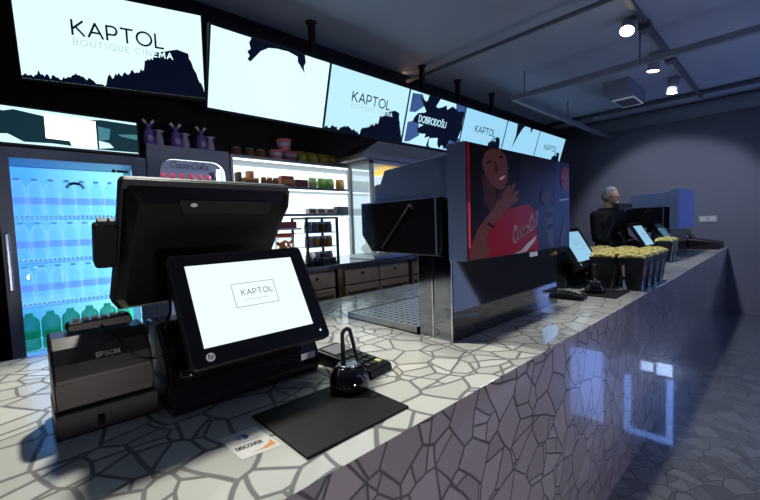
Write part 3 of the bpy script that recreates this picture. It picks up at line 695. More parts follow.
def slab(mb, fr, pts, h0, h1, mi=0):
    o, u, v, n = fr
    mb.loft([[o+u*x+v*y+n*h0 for x, y in pts], [o+u*x+v*y+n*h1 for x, y in pts]], mi)
def rrect(x0, y0, x1, y1, r, k=4):
    out = []
    for cx, cy, a0 in ((x1-r, y0+r, -90), (x1-r, y1-r, 0), (x0+r, y1-r, 90), (x0+r, y0+r, 180)):
        out += [(cx+r*math.cos(math.radians(a0+90*i/k)), cy+r*math.sin(math.radians(a0+90*i/k))) for i in range(k+1)]
    return out
g = MB(PT); slab(g, fr, rrect(0, 0, DW, DH, .014), -.026, 0)
cdis = g.build('customer_display', M_dg, pos, bevel=.003)
g = MB(PT); slab(g, fr, rrect(.006, .006, DW-.006, DH-.006, .01), .0002, .0012); g.build('bezel', M_bg, cdis)
LX0, LX1, LY0, LY1 = .038, DW-.047, .050, DH-.036
g = MB(PT); g.poly(fr, [(LX0, LY0), (LX1, LY0), (LX1, LY1), (LX0, LY1)], .0016, 0)
lw_, lh_ = LX1-LX0, LY1-LY0
bx0, bx1, by0, by1 = LX0+lw_*.335, LX0+lw_*.735, LY0+lh_*.395, LY0+lh_*.70
g.stroke(fr, [(bx0, by0), (bx1, by0), (bx1, by1), (bx0, by1), (bx0, by0)], .0015, .002, 1)
g.text(fr, 'KAPTOL', bx0+.024, by0+.034, .0155, .0022, .002, 1, 1.02, .30)
g.stroke(fr, [(bx0+.03, by0+.019), (bx1-.028, by0+.019)], .0016, .0018, 2)
g.build('screen', [M_disp, M_dispt, glow('display_grey', (.55, .65, .68), .8)], cdis, recalc=False, label='glowing white screen with boxed KAPTOL wordmark')
g = MB(PT); cx_, cy_ = .048, .026; g.poly(fr, circ(cx_, cy_, .011, 20)[:-1], .0018, 0)
f2_ = frame(org+uu*cx_+vv*cy_+nn*.0018, uu, vv)
g.stroke(f2_, [(-.0035, .009), (-.0065, -.004)], .0016, .0004, 1); g.stroke(f2_, [(-.005, .003), (-.001, .003), (-.003, -.0045)], .0016, .0004, 1)
g.stroke(f2_, [(.0035, .0035), (.0005, -.0085)], .0016, .0004, 1); g.stroke(f2_, [(.003, .003), (.0065, .003), (.005, -.003), (.0015, -.003)], .0016, .0004, 1)
g.build('logo_badge', [mat('badge_grey', (.55, .56, .58), .4, emit=(.5, .5, .52), es=.2), M_bg], cdis, recalc=False)
g = MB(PT); g.poly(fr, circ(DW-.03, .026, .003, 10)[:-1], .0018); g.build('power_light', glow('small_led', (.8, .9, 1), 1.5), cdis)
# staff monitor seen from behind: leaning back towards us at the top
mo = Vector((-1.33, .203, 1.172)); mtop = Vector((-1.20, .203, 1.540))
frm = frame(mo, (0, 1, 0), mtop-mo); MH = (mtop-mo).length; MWd = .505
o2, u2, v2, n2 = frm
prof = [(-.008, 0), (.40, 0), (.425, .02), (.485, MH*.66), (MWd, MH-.075), (MWd-.004, MH-.02), (MWd-.016, MH), (.006, MH), (-.004, MH-.012), (-.014, MH*.45), (-.026, .03)]
g = MB(PT); slab(g, frm, prof, -.03, 0)
inn = [(-.002, .006), (.395, .006), (.418, .024), (.477, MH*.66), (MWd-.008, MH-.075), (MWd-.012, MH-.03), (MWd-.022, MH-.008), (.012, MH-.008), (.004, MH-.016), (-.006, MH*.45), (-.016, .034)]
smon = g.build('staff_monitor', M_dg, pos, bevel=.005)
g = MB(PT)
def pt(f, x, y, h): return f[0]+f[1]*x+f[2]*y+f[3]*h
mid = [(.014, .022), (.385, .022), (.400, .034), (.452, MH*.64), (MWd-.040, MH-.10), (MWd-.048, MH-.075), (MWd-.06, MH-.062), (.05, MH-.062), (.036, MH-.068), (.014, MH*.45), (.004, .045)]
g.loft([[pt(frm, x, y, .0005) for x, y in inn], [pt(frm, x, y, .030) for x, y in mid]])
bmesh.ops.recalc_face_normals(g.bm, faces=g.bm.faces)
for f in g.bm.faces:
    if f.normal.z > .25: f.material_index = 1  # top faces paler: ceiling reflection painted onto the black shell
g.build('rear_shell', [M_bp, MATS.get('top_sheen_grey') or mat('top_sheen_grey', (.07, .07, .075), .33)], smon, bevel=.004)
g = MB(PT); slab(g, frm, [(.145, MH-.090), (.405, MH-.090), (.42, MH-.062), (.405, MH-.048), (.135, MH-.048), (.132, MH-.058)], .004, .038)
br = g.build('rear_bar', M_dg, smon, bevel=.003)
g = MB(PT); g.poly(frm, circ(.172, MH-.062, .010, 16, ry=.006)[:-1], .0392); g.build('logo_badge', MATS['badge_grey'], br)
g = MB(PT); slab(g, frm, [(.0, MH-.028), (MWd-.01, MH-.028), (MWd-.016, MH-.002), (.004, MH-.002)], .0005, .006); g.build('top_ridge', mat('top_sheen_grey', (.07, .07, .075), .33), smon)  # light on the top edge put into a paler grey
g = MB(PT); slab(g, frm, rrect(-.062, MH*.36, -.010, MH*.67, .010), -.03, .012); cr = g.build('card_reader', M_bp, smon, bevel=.003)
g = MB(PT); slab(g, frm, [(-.052, MH*.67), (-.014, MH*.67), (-.014, MH*.70), (-.026, MH*.70), (-.029, MH*.675), (-.034, MH*.70), (-.052, MH*.70)], -.028, .008); g.build('slot_lip', M_dg, cr)
MB(PT).prism([(-1.30, 1.10), (-1.22, 1.10), (-1.24, 1.28), (-1.29, 1.30)], 'Y', .40, .54).build('neck', M_bp, pos)
MB(PT).tube([(-1.24, .30, 1.26), (-1.20, .30, 1.20), (-1.17, .29, 1.17), (-1.15, .27, 1.14), (-1.17, .262, 1.06), (-1.19, .262, .96)], .004).build('cable', M_bp, pos)

# --- receipt printer
RP = Vector((-1.22, .132, HC))
t = thing('receipt_printer', 'dark grey receipt printer marked EPSON left of the sales terminal', 'printer', RP)
MB(RP).prism([(-1.31, .982), (-1.145, .982), (-1.148, 1.055), (-1.156, 1.088), (-1.178, 1.122), (-1.215, 1.142), (-1.30, 1.145), (-1.31, 1.13)], 'Y', .032, .236).build('body', M_dg, t, bevel=.006)
MB(RP).prism([(-1.1455, 1.000), (-1.1425, 1.000), (-1.1455, 1.046), (-1.1485, 1.046)], 'Y', .036, .232).build('front_cover', M_bp, t)
bs = MB(RP).box((-1.32, .030, HC), (-1.132, .240, .981)).build('base_plate', M_dg, t, bevel=.004)
MB(RP).box((-1.1325, .108, HC+.014), (-1.1305, .122, HC+.04)).build('notch', M_bg, bs)
fr = frame((-1.1565, .118, 1.087), (0, 1, 0), (-.022, 0, .034))
g = MB(RP); g.text(fr, 'EPSON', 0, .006, .0105, .0026, .0012, 0, .95, .3); g.build('wordmark', mat('print_grey', (.45, .45, .45), .5), t, recalc=False)
t = thing('card_swiper', 'small black card reader with a cable lying on the receipt printer', 'card reader', (-1.255, .14, 1.146)); L = t.location
MB(L).prism([(.072, 1.1465), (.208, 1.1465), (.212, 1.158), (.208, 1.174), (.074, 1.170), (.068, 1.158)], 'X', -1.285, -1.235).build('housing', M_bp, t, bevel=.004)
g = MB(L)
for k in range(6): g.box((-1.27, .085+k*.02, 1.172), (-1.25, .097+k*.02, 1.178))
g.build('ridge', M_dg, t)
MB(L).tube([(-1.24, .14, 1.156), (-1.222, .143, 1.1505), (-1.20, .15, 1.1445), (-1.176, .165, 1.1295), (-1.157, .18, 1.1005), (-1.150, .20, 1.072), (-1.149, .222, 1.064), (-1.155, .243, 1.058)], .0028).build('cable', M_bp, t)

# --- mat, scanner, PIN pad, sticker
tag(MB((-.787, .55, HC)).box((-.915, .395, HC), (-.66, .70, HC+.006)).build('counter_mat', mat('black_leather', (.006, .006, .007), .55, spec=.25, vary=.3, scale=120), bevel=.002), 'black rectangular mat on the counter in front of the sales terminal', 'mat')
SC = Vector((-.86, .665, HC+.0062))
scn = thing('desk_scanner', 'glossy black dome scanner with a tall loop strap on the black mat', 'scanner', SC)
MB().lathe([(.050, 0), (.056, .006), (.058, .018), (.055, .036), (.046, .056), (.036, .066), (.030, .068)], n=28).build('dome', M_bg, scn)
MB().lathe([(.031, .0675), (.033, .071), (.028, .073), (.024, .071), (.012, .069)], n=24).build('window_ring', mat('ring_chrome', (.35, .37, .45), .15, .9), scn, label='shiny ring on top')
lp = [(-.008, -.012, .066), (-.010, -.011, .12)]+[(-.010+.0*q, .004-.015*math.cos(math.radians(q)), .155+.015*math.sin(math.radians(q))) for q in range(0, 181, 30)]+[(-.006, .030, .10), (.0, .044, .05)]
MB().tube(lp, [.0065]*2+[.006]*7+[.0055]*2, 10).build('loop_strap', M_bp, scn)
g = MB(); 
for q in range(5):
    a_ = math.radians(-40-12*q)
    g.ell((.0585*math.cos(a_), .0585*math.sin(a_), .022), (.003, .005, .003), 6, 4)
g.build('front_marking', mat('faint_grey', (.035, .035, .04), .9, spec=.05), scn)
pp = thing('pin_pad', 'black card payment keypad lying behind the dome scanner', 'payment terminal', (-1.0, .79, HC))
MB((0, 0, 0)).hexa([(-.13, -.055, 0), (.13, -.055, 0), (.13, .055, 0), (-.13, .055, 0), (-.13, -.055, .05), (.125, -.052, .026), (.125, .052, .026), (-.13, .055, .05)]).build('body', M_bp, pp, bevel=.006)
g = MB()
for i in range(4):
    for j in range(3):
        x = -.01+i*.03; z = .05-(x+.13)*.094
        g.box((x, -.036+j*.026, z-.002), (x+.02, -.018+j*.026, z+.003), 0 if j < 2 or i < 3 else 1)
g.build('keypad', [M_dg, M_lime], pp)
MB().hexa([(-.11, -.04, .0485), (-.04, -.04, .042), (-.04, .04, .042), (-.11, .04, .0485), (-.11, -.04, .0505), (-.04, -.04, .0442), (-.04, .04, .0442), (-.11, .04, .0505)]).build('screen', M_grey, pp)
MB().tube([(-.13, 0, .02), (-.17, .01, .01), (-.22, .0, .006), (-.28, .03, .006)], .003).build('cable', M_bp, pp)
pp.rotation_euler = (0, 0, math.radians(8))
st = MB((-.82, .345, HC)); fr = frame((-.758, .301, HC), (.01, .083, 0), (-.115, -.004, 0))
def sq(p): return p
g = st; W_, H_ = .085, .118; g.poly(fr, [(0, 0), (W_, 0), (W_, H_), (0, H_)], .0006, 0)
g.text(fr, 'DISCOVER', .008, .038, .0125, .0026, .001, 1, .62, .16)
g.poly(fr, [(.028, .012), (.05, .016), (.070, .026), (.080, .042), (.080, .014), (.060, .012)], .001, 2)
g.poly(fr, circ(.037, .088, .011, 18, 90, 270)[:]+[(.037, .077)], .001, 3); g.poly(fr, [(.040, .077)]+circ(.040, .088, .013, 18, -90, 90), .001, 4)
g.stroke(fr, [(.015, .066), (.07, .066)], .0035, .001, 5)
tag(g.build('card_sticker', [M_paper, mat('print_black', (.03, .03, .03), .5), mat('print_orange', (.9, .3, .04), .5), mat('print_pale_blue', (.25, .35, .65), .5), mat('print_blue', (.02, .06, .32), .5), mat('print_faint', (.5, .52, .52), .5)], recalc=False), 'white card logo sticker reading DISCOVER with an orange sweep, beside the mat', 'sticker')

# ================================================================== DRINK DISPENSER
DO = Vector((-.95, 1.22, HC))
dsp = thing('drink_dispenser', 'tall steel drink dispenser with a red Coca-Cola advert panel', 'drink dispenser', DO, 'drink dispensers on the counter')
YE = 2.19
MB(DO).box((-1.075, 1.222, HC), (-.90, YE+.02, 1.262)).build('column', M_mirror, dsp, bevel=.002)
for x in (-.998, -.903): MB(DO).box((x-.003, 1.218, HC+.001), (x+.003, 1.2225, 1.262)).build('seam', M_chrome, dsp)
MB(DO).box((-.9, 1.224, HC+.001), (-.897, YE+.018, 1.244)).build('lower_panel', M_smoke, dsp, label='dark mirror panel below the advert')
hd = MB(DO).box((-.905, 1.212, 1.245), (-.824, YE+.005, 1.692)).build('advert_box', M_bluemetal, dsp, bevel=.002)
# advert panel: flat printed picture, plus a blue window reflection painted at its right
AW, AH = .97, .445
fr = frame((-.8225, 1.218, 1.246), (0, 1, 0), (0, 0, 1))
A = dict(
 shirt=[(0.025,.004),(.145,.117),(.24,.182),(.316,.197),(.487,.223),(.578,.181),(.619,.109),(.61,.002),(.447,.002),(.187,.002)],
 arm=[(0.194,0.204),(0.29,0.192),(0.228,0.158),(0.163,0.122),(0.117,0.074),(0.16,0.032),(0.119,0.002),(0.019,0.005),(0.016,0.048),(0.07,0.12),(0.124,0.159)],
 hand=[(0.193,0.197),(0.218,0.237),(0.262,0.27),(0.308,0.277),(0.354,0.249),(0.342,0.214),(0.285,0.188)],
 f1=[(0.262,0.263),(0.308,0.299),(0.329,0.297),(0.302,0.256)], f2=[(0.297,0.261),(0.355,0.311),(0.377,0.307),(0.333,0.251)],
 f3=[(0.322,0.251),(0.387,0.282),(0.406,0.272),(0.348,0.234)], f4=[(0.332,0.233),(0.392,0.253),(0.402,0.24),(0.342,0.216)], thumb=[(0.213,0.231),(0.243,0.275),(0.263,0.274),(0.252,0.237)],
 face=[(0.106,0.38),(0.129,0.416),(0.178,0.438),(0.244,0.441),(0.292,0.421),(0.31,0.372),(0.304,0.321),(0.273,0.282),(0.229,0.276),(0.178,0.295),(0.13,0.333)],
 neck=[(.10,.33),(.135,.33),(.2,.28),(.23,.2),(.16,.19),(.1,.25)],
 mouth=[(0.221,0.319),(0.26,0.336),(0.289,0.343),(0.284,0.323),(0.244,0.303)], teeth=[(0.233,0.321),(0.264,0.334),(0.284,0.338),(0.279,0.329),(0.247,0.315)],
 eye1=[(0.141,0.38),(0.172,0.393),(0.181,0.386),(0.149,0.374)], eye2=[(0.233,0.41),(0.267,0.418),(0.277,0.412),(0.242,0.404)], nose=[(0.199,0.385),(0.213,0.389),(0.236,0.354),(0.212,0.345),(0.198,0.349)],
 brace=[(0.151,0.144),(0.196,0.126),(0.186,0.117),(0.137,0.135)],
 hair=[(.02,.443),(.02,.22),(.08,.16),(.12,.25),(.10,.33),(.105,.385),(.13,.42),(.18,.441)], hair2=[(.25,.443),(.30,.42),(.315,.37),(.31,.33),(.42,.25),(.44,.33),(.42,.443)],
 mface=[(0.619,0.276),(0.666,0.292),(0.721,0.291),(0.748,0.262),(0.719,0.222),(0.658,0.219),(0.625,0.239)], mhair=[(0.612,0.273),(0.646,0.297),(0.707,0.302),(0.749,0.286),(0.721,0.282),(0.666,0.283),(0.632,0.265)],
 mbody=[(0.592,0.207),(0.658,0.222),(0.734,0.226),(0.784,0.188),(0.78,0.004),(0.6,0.003),(0.577,0.124)], mlight=[(0.691,0.207),(0.762,0.193),(0.758,0.005),(0.716,0.007),(0.676,0.107)],
 ms1=[(0.677,0.181),(0.762,0.187),(0.761,0.162),(0.683,0.154)], ms2=[(0.683,0.122),(0.761,0.126),(0.76,0.102),(0.689,0.095)],
 blue_sheen=[(0.80,0.442),(0.968,0.442),(0.968,0.002),(0.77,0.002),(.784,.226)], leg=[(.83,.01),(.87,.01),(.92,.13),(.90,.15)],
 line=[(0.837,0.249),(0.956,0.257),(0.956,0.251),(0.837,0.242)], swoosh=[(0.347,0.003),(0.413,0.012),(0.483,0.045),(0.57,0.075),(0.544,0.045),(0.464,0.006),(0.407,0.002)])
PM = [mat('ad_dark', (.018, .007, .010), .32, spec=.06), mat('ad_red', (.32, .008, .016), .32, spec=.06), mat('ad_skin', (.17, .06, .042), .32, spec=.06), mat('ad_skin_dark', (.07, .022, .018), .32, spec=.06),
      mat('ad_white', (.62, .58, .60), .32, spec=.06), mat('ad_navy', (.018, .028, .085), .32, spec=.06), mat('ad_grey', (.07, .07, .10), .32, spec=.06), mat('ad_bright_red', (.6, .02, .02), .3, emit=(.8, .03, .03), es=.12), mat('ad_hair', (.008, .004, .005), .32, spec=.06)]
order = [('blue_sheen', 5), ('shirt', 1), ('neck', 3), ('hair', 8), ('hair2', 8), ('face', 2), ('eye1', 8), ('eye2', 8), ('nose', 3), ('mouth', 1), ('teeth', 4), ('arm', 2), ('brace', 8), ('hand', 2), ('f1', 2), ('f2', 2), ('f3', 2), ('f4', 2), ('thumb', 3),
         ('mbody', 5), ('mlight', 6), ('ms1', 8), ('ms2', 8), ('mface', 3), ('mhair', 8), ('leg', 6), ('line', 4), ('swoosh', 4)]
g = MB(DO); g.poly(fr, [(0, 0), (AW, 0), (AW, AH), (0, AH)], 0, 0)
h = .0002
for k, mi in order:
    if k == 'mbody': h += .0001; g.text(frame(fr[0]+fr[1]*.345+fr[2]*.035, (0, 1, .30), (0, -.30, 1)), 'Çoca-Çola', 0, .010, .068, .0062, h, 4, .74, .08, .3)
    h += .00008; g.poly(fr, A[k], h, mi)
g.poly(fr, [(.002, .003), (.018, .003), (.022, .442), (.002, .442)], h, 1); g.poly(fr, [(.002, .05), (.018, .05), (.020, .22), (.002, .22)], h+.0001, 7)
g.poly(fr, circ(.908, .36, .052, 22, ry=.066)[:-1], h, 1)
g.text(frame(fr[0]+fr[1]*.868+fr[2]*.345, (0, 1, 0), (0, 0, 1)), 'Çoca-Çola', 0, 0, .022, .003, h+.0002, 4, .6, .0, .2)
g.poly(fr, A['swoosh'], h+.0004, 4)
ad = g.build('advert_panel', PM, hd, recalc=False, label='dark red advert of a laughing woman in a Coca-Cola shirt')
g = MB(DO).box((-.824, 1.72, 1.222), (-.8225, 1.80, 1.243)); tg = g.build('white_tag', M_white, dsp, label='small white tag under the advert')
# dispensing head over the tray (staff side)
MB(DO).prism([(-1.345, 1.49), (-1.262, 1.640), (-.906, 1.660), (-.906, 1.49)], 'Y', 1.225, YE).build('upper_head', M_bluemetal, dsp, bevel=.002)
MB(DO).prism([(-1.412, 1.350), (-1.345, 1.272), (-.945, 1.262), (-.935, 1.300), (-.935, 1.497), (-1.412, 1.500)], 'Y', 1.205, YE).build('lower_head', M_bg, dsp, bevel=.003)
g = MB(DO); g.box((-.962, 1.2025, 1.268), (-.956, 1.2055, 1.495)); g.box((-1.40, 1.203, 1.494), (-.94, 1.2052, 1.4985)); g.build('trim_strip', M_bluemetal, dsp)
g = MB(DO); g.tube([(-1.10, 1.20, 1.475), (-1.065, 1.198, 1.455)], .006); g.tube([(-1.09, 1.20, 1.475), (-1.27, 1.20, 1.29)], .004); g.build('lever', M_bp, dsp)
tr = thing('drip_tray', 'shallow steel drip tray with a perforated grille beside the dispenser', 'drip tray', (-1.32, 1.6, HC)); L = tr.location
g = MB(L); X0, X1, Ya, Yb = -1.56, -1.078, 1.215, 2.0
for lo, hi in (((X0, Ya, HC), (X1, Ya+.008, HC+.033)), ((X0, Yb-.008, HC), (X1, Yb, HC+.033)), ((X0, Ya, HC), (X0+.008, Yb, HC+.033)), ((X1-.008, Ya, HC), (X1, Yb, HC+.033)), ((X0, Ya, HC), (X1, Yb, HC+.006))): g.box(lo, hi)
g.build('tray', M_steel, tr)
m = mat('perforated_grille', (.4, .4, .42), .3, .9); nt = m.node_tree; N = nt.nodes; Lk = nt.links
vo = N.new('ShaderNodeTexVoronoi'); vo.inputs['Scale'].default_value = 26; vo.inputs['Randomness'].default_value = 0; vo.voronoi_dimensions = '2D'
tc = [n_ for n_ in N if n_.type == 'TEX_COORD'][0]; Lk.new(tc.outputs['Object'], vo.inputs['Vector'])
mr = N.new('ShaderNodeMapRange'); mr.inputs[1].default_value = .36; mr.inputs[2].default_value = .40; Lk.new(vo.outputs['Distance'], mr.inputs[0])
mx = N.new('ShaderNodeMix'); mx.data_type = 'RGBA'; mx.inputs[6].default_value = (.006, .006, .012, 1); mx.inputs[7].default_value = (.60, .60, .62, 1); Lk.new(mr.outputs[0], mx.inputs[0]); Lk.new(mx.outputs[2], N['Principled BSDF'].inputs['Base Color'])
MB(L).box((X0+.01, Ya+.01, HC+.026), (X1-.01, Yb-.01, HC+.030)).build('grille', m, tr)
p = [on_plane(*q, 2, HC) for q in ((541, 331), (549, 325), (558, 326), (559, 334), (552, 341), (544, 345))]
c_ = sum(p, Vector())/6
# raised pale patch added in place of a reflection on the tiles
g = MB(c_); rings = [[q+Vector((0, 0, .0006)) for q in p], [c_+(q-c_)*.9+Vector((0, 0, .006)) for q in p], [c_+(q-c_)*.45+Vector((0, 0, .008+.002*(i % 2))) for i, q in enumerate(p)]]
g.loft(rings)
tag(g.build('tile_glint', mat('pale_blue_glint', (.50, .66, .92), .5)), 'pale blue patch standing for a reflection on the counter by the dispenser', 'glint')

# --- far dispenser: same model, plain blue panel
d2 = dup(dsp, DO+Vector((0, 4.0, 0)), 'far drink dispenser with a plain glossy blue side panel near the far wall')
for ch in d2.children:
    if ch.name.startswith('advert_box'):
        for gch in list(ch.children): bpy.data.objects.remove(gch)
        MB().box((.1255, .0, .327), (.1275, .97, .77)).build('side_panel', mat('blue_gloss_panel', (.02, .06, .30), .12, emit=(.02, .06, .35), es=.35), ch, label='glossy blue panel')
    if ch.name.startswith('white_tag'): bpy.data.objects.remove(ch)

# ================================================================== FAR SALES TERMINALS
for dy, lab in ((2.43, 'sales terminal between the drink dispenser and the popcorn buckets'), (4.28, 'sales terminal behind the popcorn buckets and in front of the far dispenser'), (6.1, 'farthest sales terminal beyond the far drink dispenser')):
    dup(pos, PT+Vector((.012 if dy < 3 else 0, dy, 0)), lab)
blue = bpy.data.materials
def recolour(o):
    for ch in o.children:
        for g_ in ch.children:
            if g_.name.startswith('screen'):
                g_.data = g_.data.copy(); g_.data.materials[0] = M_dispb
for ob in list(C.objects):
    if ob.name.startswith('pos_terminal.'): recolour(ob)
tag(MB((-.74, 2.68, HC)).box((-.92, 2.50, HC), (-.68, 2.79, HC+.006)).build('counter_mat', MATS['black_leather'], bevel=.002), 'dark mat on the counter in front of the popcorn buckets', 'mat')
dup(scn, (-.83, 2.62, HC+.0062), 'black dome scanner on the far dark mat by the popcorn buckets')
kp = dup(pp, (-.93, 2.36, HC), 'black payment keypad beside the advert end of the dispenser')
# low black till with tilted display by the far wall
t = thing('black_till', 'long low black till with a raised tilted display by the far wall', 'till', (-.80, 7.0, HC))
MB().hexa([(-.22, -.19, 0), (.17, -.19, 0), (.17, .27, 0), (-.22, .27, 0), (-.22, -.19, .15), (.16, -.17, .09), (.16, .25, .09), (-.22, .27, .15)]).build('body', M_bp, t, bevel=.01)
MB().hexa([(-.12, -.17, .09), (-.09, -.17, .10), (-.09, .1, .10), (-.12, .1, .09), (-.22, -.17, .27), (-.20, -.17, .28), (-.20, .1, .28), (-.22, .1, .27)]).build('tilted_display', M_bg, t, bevel=.004)
MB().hexa([(-.12, -.10, .08), (-.08, -.10, .08), (-.08, -.05, .08), (-.12, -.05, .08), (-.15, -.10, .16), (-.13, -.10, .16), (-.13, -.05, .16), (-.15, -.05, .16)]).build('neck', M_bp, t)

# ================================================================== POPCORN BUCKETS
TS = .17
def bucket():
    t = thing('popcorn_bucket', '', 'popcorn bucket', (0, 0, 0), 'popcorn buckets lined up on the counter')
    def sqr(w, z, k=5, r=.016): return [(x, y, z) for x, y in rrect(-w, -w, w, w, r, k)]
    MB().loft([sqr(.052, 0), sqr(.078, .212)], 0, False).build('bucket_body', mat('black_carton', (.008, .008, .01), .4), t)
    for (ax, s) in (('x', 1), ('y', -1)):
        g = MB()
        def fp(a_, z): 
            w = .052+.025*z/.205+.0008
            return (s*w, a_*w, z) if ax == 'x' else (a_*w, s*w, z)
        for a0, z0, z1, mi in ((-.72, .09, .165, 0),):
            g.face([fp(a0, z0), fp(a0+.2, z0), fp(a0+.24, z1), fp(a0+.04, z1)], mi)
        g2_ = MB(); g2_.face([fp(-.85, .006), fp(-.45, .006), fp(-.60, .075), fp(-.8, .06)], 1); g2_.build('printed_base', [mat('stripe_pink', (.85, .55, .6), .5), mat('stripe_blue', (.5, .72, 1.0), .5)], t)
        pass
        g.build('printed_stripe', [mat('stripe_pink', (.85, .55, .6), .5), mat('stripe_blue', (.5, .72, 1.0), .5)], t)
    g = MB(); rg = random.Random(1)
    for i in range(9):
        for j in range(9):
            x, y = -.066+i*.0165, -.066+j*.0165
            z = .217+.022*(1-(x*x+y*y)/.0088)+rg.uniform(-.008, .008)
            g.ell((x+rg.uniform(-.005, .005), y+rg.uniform(-.005, .005), z), (.0125, .0125, .011), 7, 4)
    g.box((-.068, -.068, .19), (.068, .068, .2155))
    g.build('popcorn', M_corn, t, kind='stuff')
    return t
bk = bucket(); first = True
rows = ['nearest', 'second', 'third', 'farthest']; cols = ['customer side', 'middle', 'staff side']
for ci, x in enumerate((-.685, -.855, -1.025)):
    for ri in range(4):
        if ci == 2 and ri < 2: continue
        loc = (x, 2.885+ri*TS, HC); lab = 'black popcorn bucket on the counter, %s of the %s row' % (rows[ri], cols[ci])
        if first: bk.location = loc; bk['label'] = lab; first = False
        else: dup(bk, loc, lab)
for k in range(2):
    dup(bk, (-.88+.0*k, 4.86+k*.17, HC), 'black popcorn bucket far along the counter by the far dispenser, %s of two' % ('nearer', 'farther')[k])

# ================================================================== PERSON
PX, PY = -1.60, 5.55
fd = Vector((.93, -.37, 0)).normalized(); ld = Vector((-fd.y, fd.x, 0))     # facing, and the person's left
def W3(f, l, z): return Vector((PX, PY, 0))+fd*f+ld*l+Vector((0, 0, z))
rotp = Matrix((fd, ld, Vector((0, 0, 1)))).transposed()
S = 1.0
g = MB((PX, PY, 0))
def caps(pts, rs, n=12):
    g.tube(pts, rs, n)
    for p, r in ((pts[0], rs[0]), (pts[-1], rs[-1])): g.ell(p, (r, r, r), n, 8)
# torso
def sec(z, f, hw, hd_, n=18): return [W3(f+hd_*math.cos(2*math.pi*j/n), hw*math.sin(2*math.pi*j/n), z) for j in range(n)]
g.loft([sec(.86, 0, .165, .115), sec(.95, 0, .175, .125), sec(1.08, .01, .165, .125), sec(1.22, .01, .18, .13), sec(1.36, 0, .20, .125), sec(1.45, -.015, .175, .095), sec(1.50, -.02, .09, .07)], 0, True)
caps([W3(-.02, 0, 1.45), W3(.01, 0, 1.58)], [.062, .056])
g.ell(W3(.03, 0, 1.665), (.098, .074, .118), 20, 14, rot=rotp, fn=lambda p: Vector((p.x*(1.0 if p.z > -.03 else .92)+(.012 if p.z < -.05 and p.x > 0 else 0), p.y*(1.0 if p.z > -.02 else .84), p.z)))
g.ell(W3(.128, 0, 1.655), (.022, .014, .024), 10, 8, rot=rotp)      # nose
g.ell(W3(.115, 0, 1.583), (.022, .028, .02), 10, 8, rot=rotp)       # chin
g.ell(W3(.122, 0, 1.615), (.014, .026, .010), 10, 6, rot=rotp)      # lips
for s in (-1, 1):
    g.ell(W3(.02, s*.078, 1.655), (.018, .009, .032), 8, 8, rot=rotp)
    sh, el, wr_ = W3(-.02, s*.205, 1.42), W3(.03, s*.25, 1.14), W3(.25, s*.16, 1.05)
    caps([sh, sh.lerp(el, .5), el], [.056, .05, .043]); caps([el, el.lerp(wr_, .4), wr_], [.043, .039, .028])
    hdir = (W3(.34, s*.11, 1.02)-wr_).normalized(); side = Vector((0, 0, 1)).cross(hdir).normalized()
    pc = wr_+hdir*.045; g.ell(pc, (.05, .042, .016), 12, 8, rot=Matrix((hdir, side, Vector((0, 0, 1)))).transposed())
    for q, ln in ((-1.5, .062), (-.5, .072), (.5, .068), (1.5, .054)):
        b0 = pc+hdir*.035+side*q*.019
        caps([b0, b0+hdir*ln*.5+Vector((0, 0, -.004)), b0+hdir*ln+Vector((0, 0, -.018))], [.0085, .008, .007], 8)
    b0 = pc-hdir*.01-side*s*.035*(-1)
    caps([b0, b0+side*s*.025+hdir*.025, b0+side*s*.03+hdir*.055], [.010, .009, .008], 8)
    hip, kn, an = W3(0, s*.09, .88), W3(.02, s*.10, .48), W3(-.01, s*.10, .09)
    caps([hip, hip.lerp(kn, .5), kn], [.085, .073, .056]); caps([kn, kn.lerp(an, .35), an], [.056, .053, .038])
    g.ell(W3(.06, s*.10, .035), (.125, .045, .035), 12, 8, rot=rotp)
per = g.build('person', M_skin)
md = per.modifiers.new('blend', 'REMESH'); md.mode = 'VOXEL'; md.voxel_size = .0075; md.use_smooth_shade = True
md = per.modifiers.new('soften', 'SMOOTH'); md.iterations = 2; md.factor = .4
tag(per, 'grey haired person in a black jacket standing behind the counter, facing the customers', 'person')
g = MB((PX, PY, 0))
g.loft([sec(.90, 0, .19, .135), sec(1.08, .01, .185, .142), sec(1.22, .01, .225, .16), sec(1.36, 0, .24, .15), sec(1.45, -.015, .20, .115), sec(1.515, -.02, .095, .078)], 0, True)
for s in (-1, 1):
    sh, el, wr_ = W3(-.02, s*.205, 1.42), W3(.03, s*.25, 1.14), W3(.25, s*.16, 1.05)
    caps([sh, sh.lerp(el, .5), el], [.070, .064, .056]); caps([el, el.lerp(wr_, .4), el.lerp(wr_, .93)], [.056, .051, .043])
g.tube([W3(-.02+.082*math.cos(q*.5236), .095*math.sin(q*.5236), 1.505) for q in range(13)], .022, 8)
jk = g.build('jacket', M_jacket, per)
md = jk.modifiers.new('blend', 'REMESH'); md.mode = 'VOXEL'; md.voxel_size = .011; md.use_smooth_shade = True
g = MB((PX, PY, 0)); g.loft([sec(.82, 0, .185, .135), sec(.93, 0, .19, .137)], 0, True)
for s in (-1, 1):
    hip, kn, an = W3(0, s*.09, .86), W3(.02, s*.10, .48), W3(-.01, s*.10, .09)
    caps([hip, hip.lerp(kn, .5), kn], [.098, .085, .07]); caps([kn, kn.lerp(an, .35), an], [.07, .068, .06])
tr_ = g.build('trousers', mat('dark_trousers', (.02, .02, .025), .8), per)
md = tr_.modifiers.new('blend', 'REMESH'); md.mode = 'VOXEL'; md.voxel_size = .012; md.use_smooth_shade = True
g = MB((PX, PY, 0))
def hairfn(p):
    k = 1.0
    if p.x > .03 and p.z < .045: k = .80
    if p.z < -.055: k = .82
    return p*k
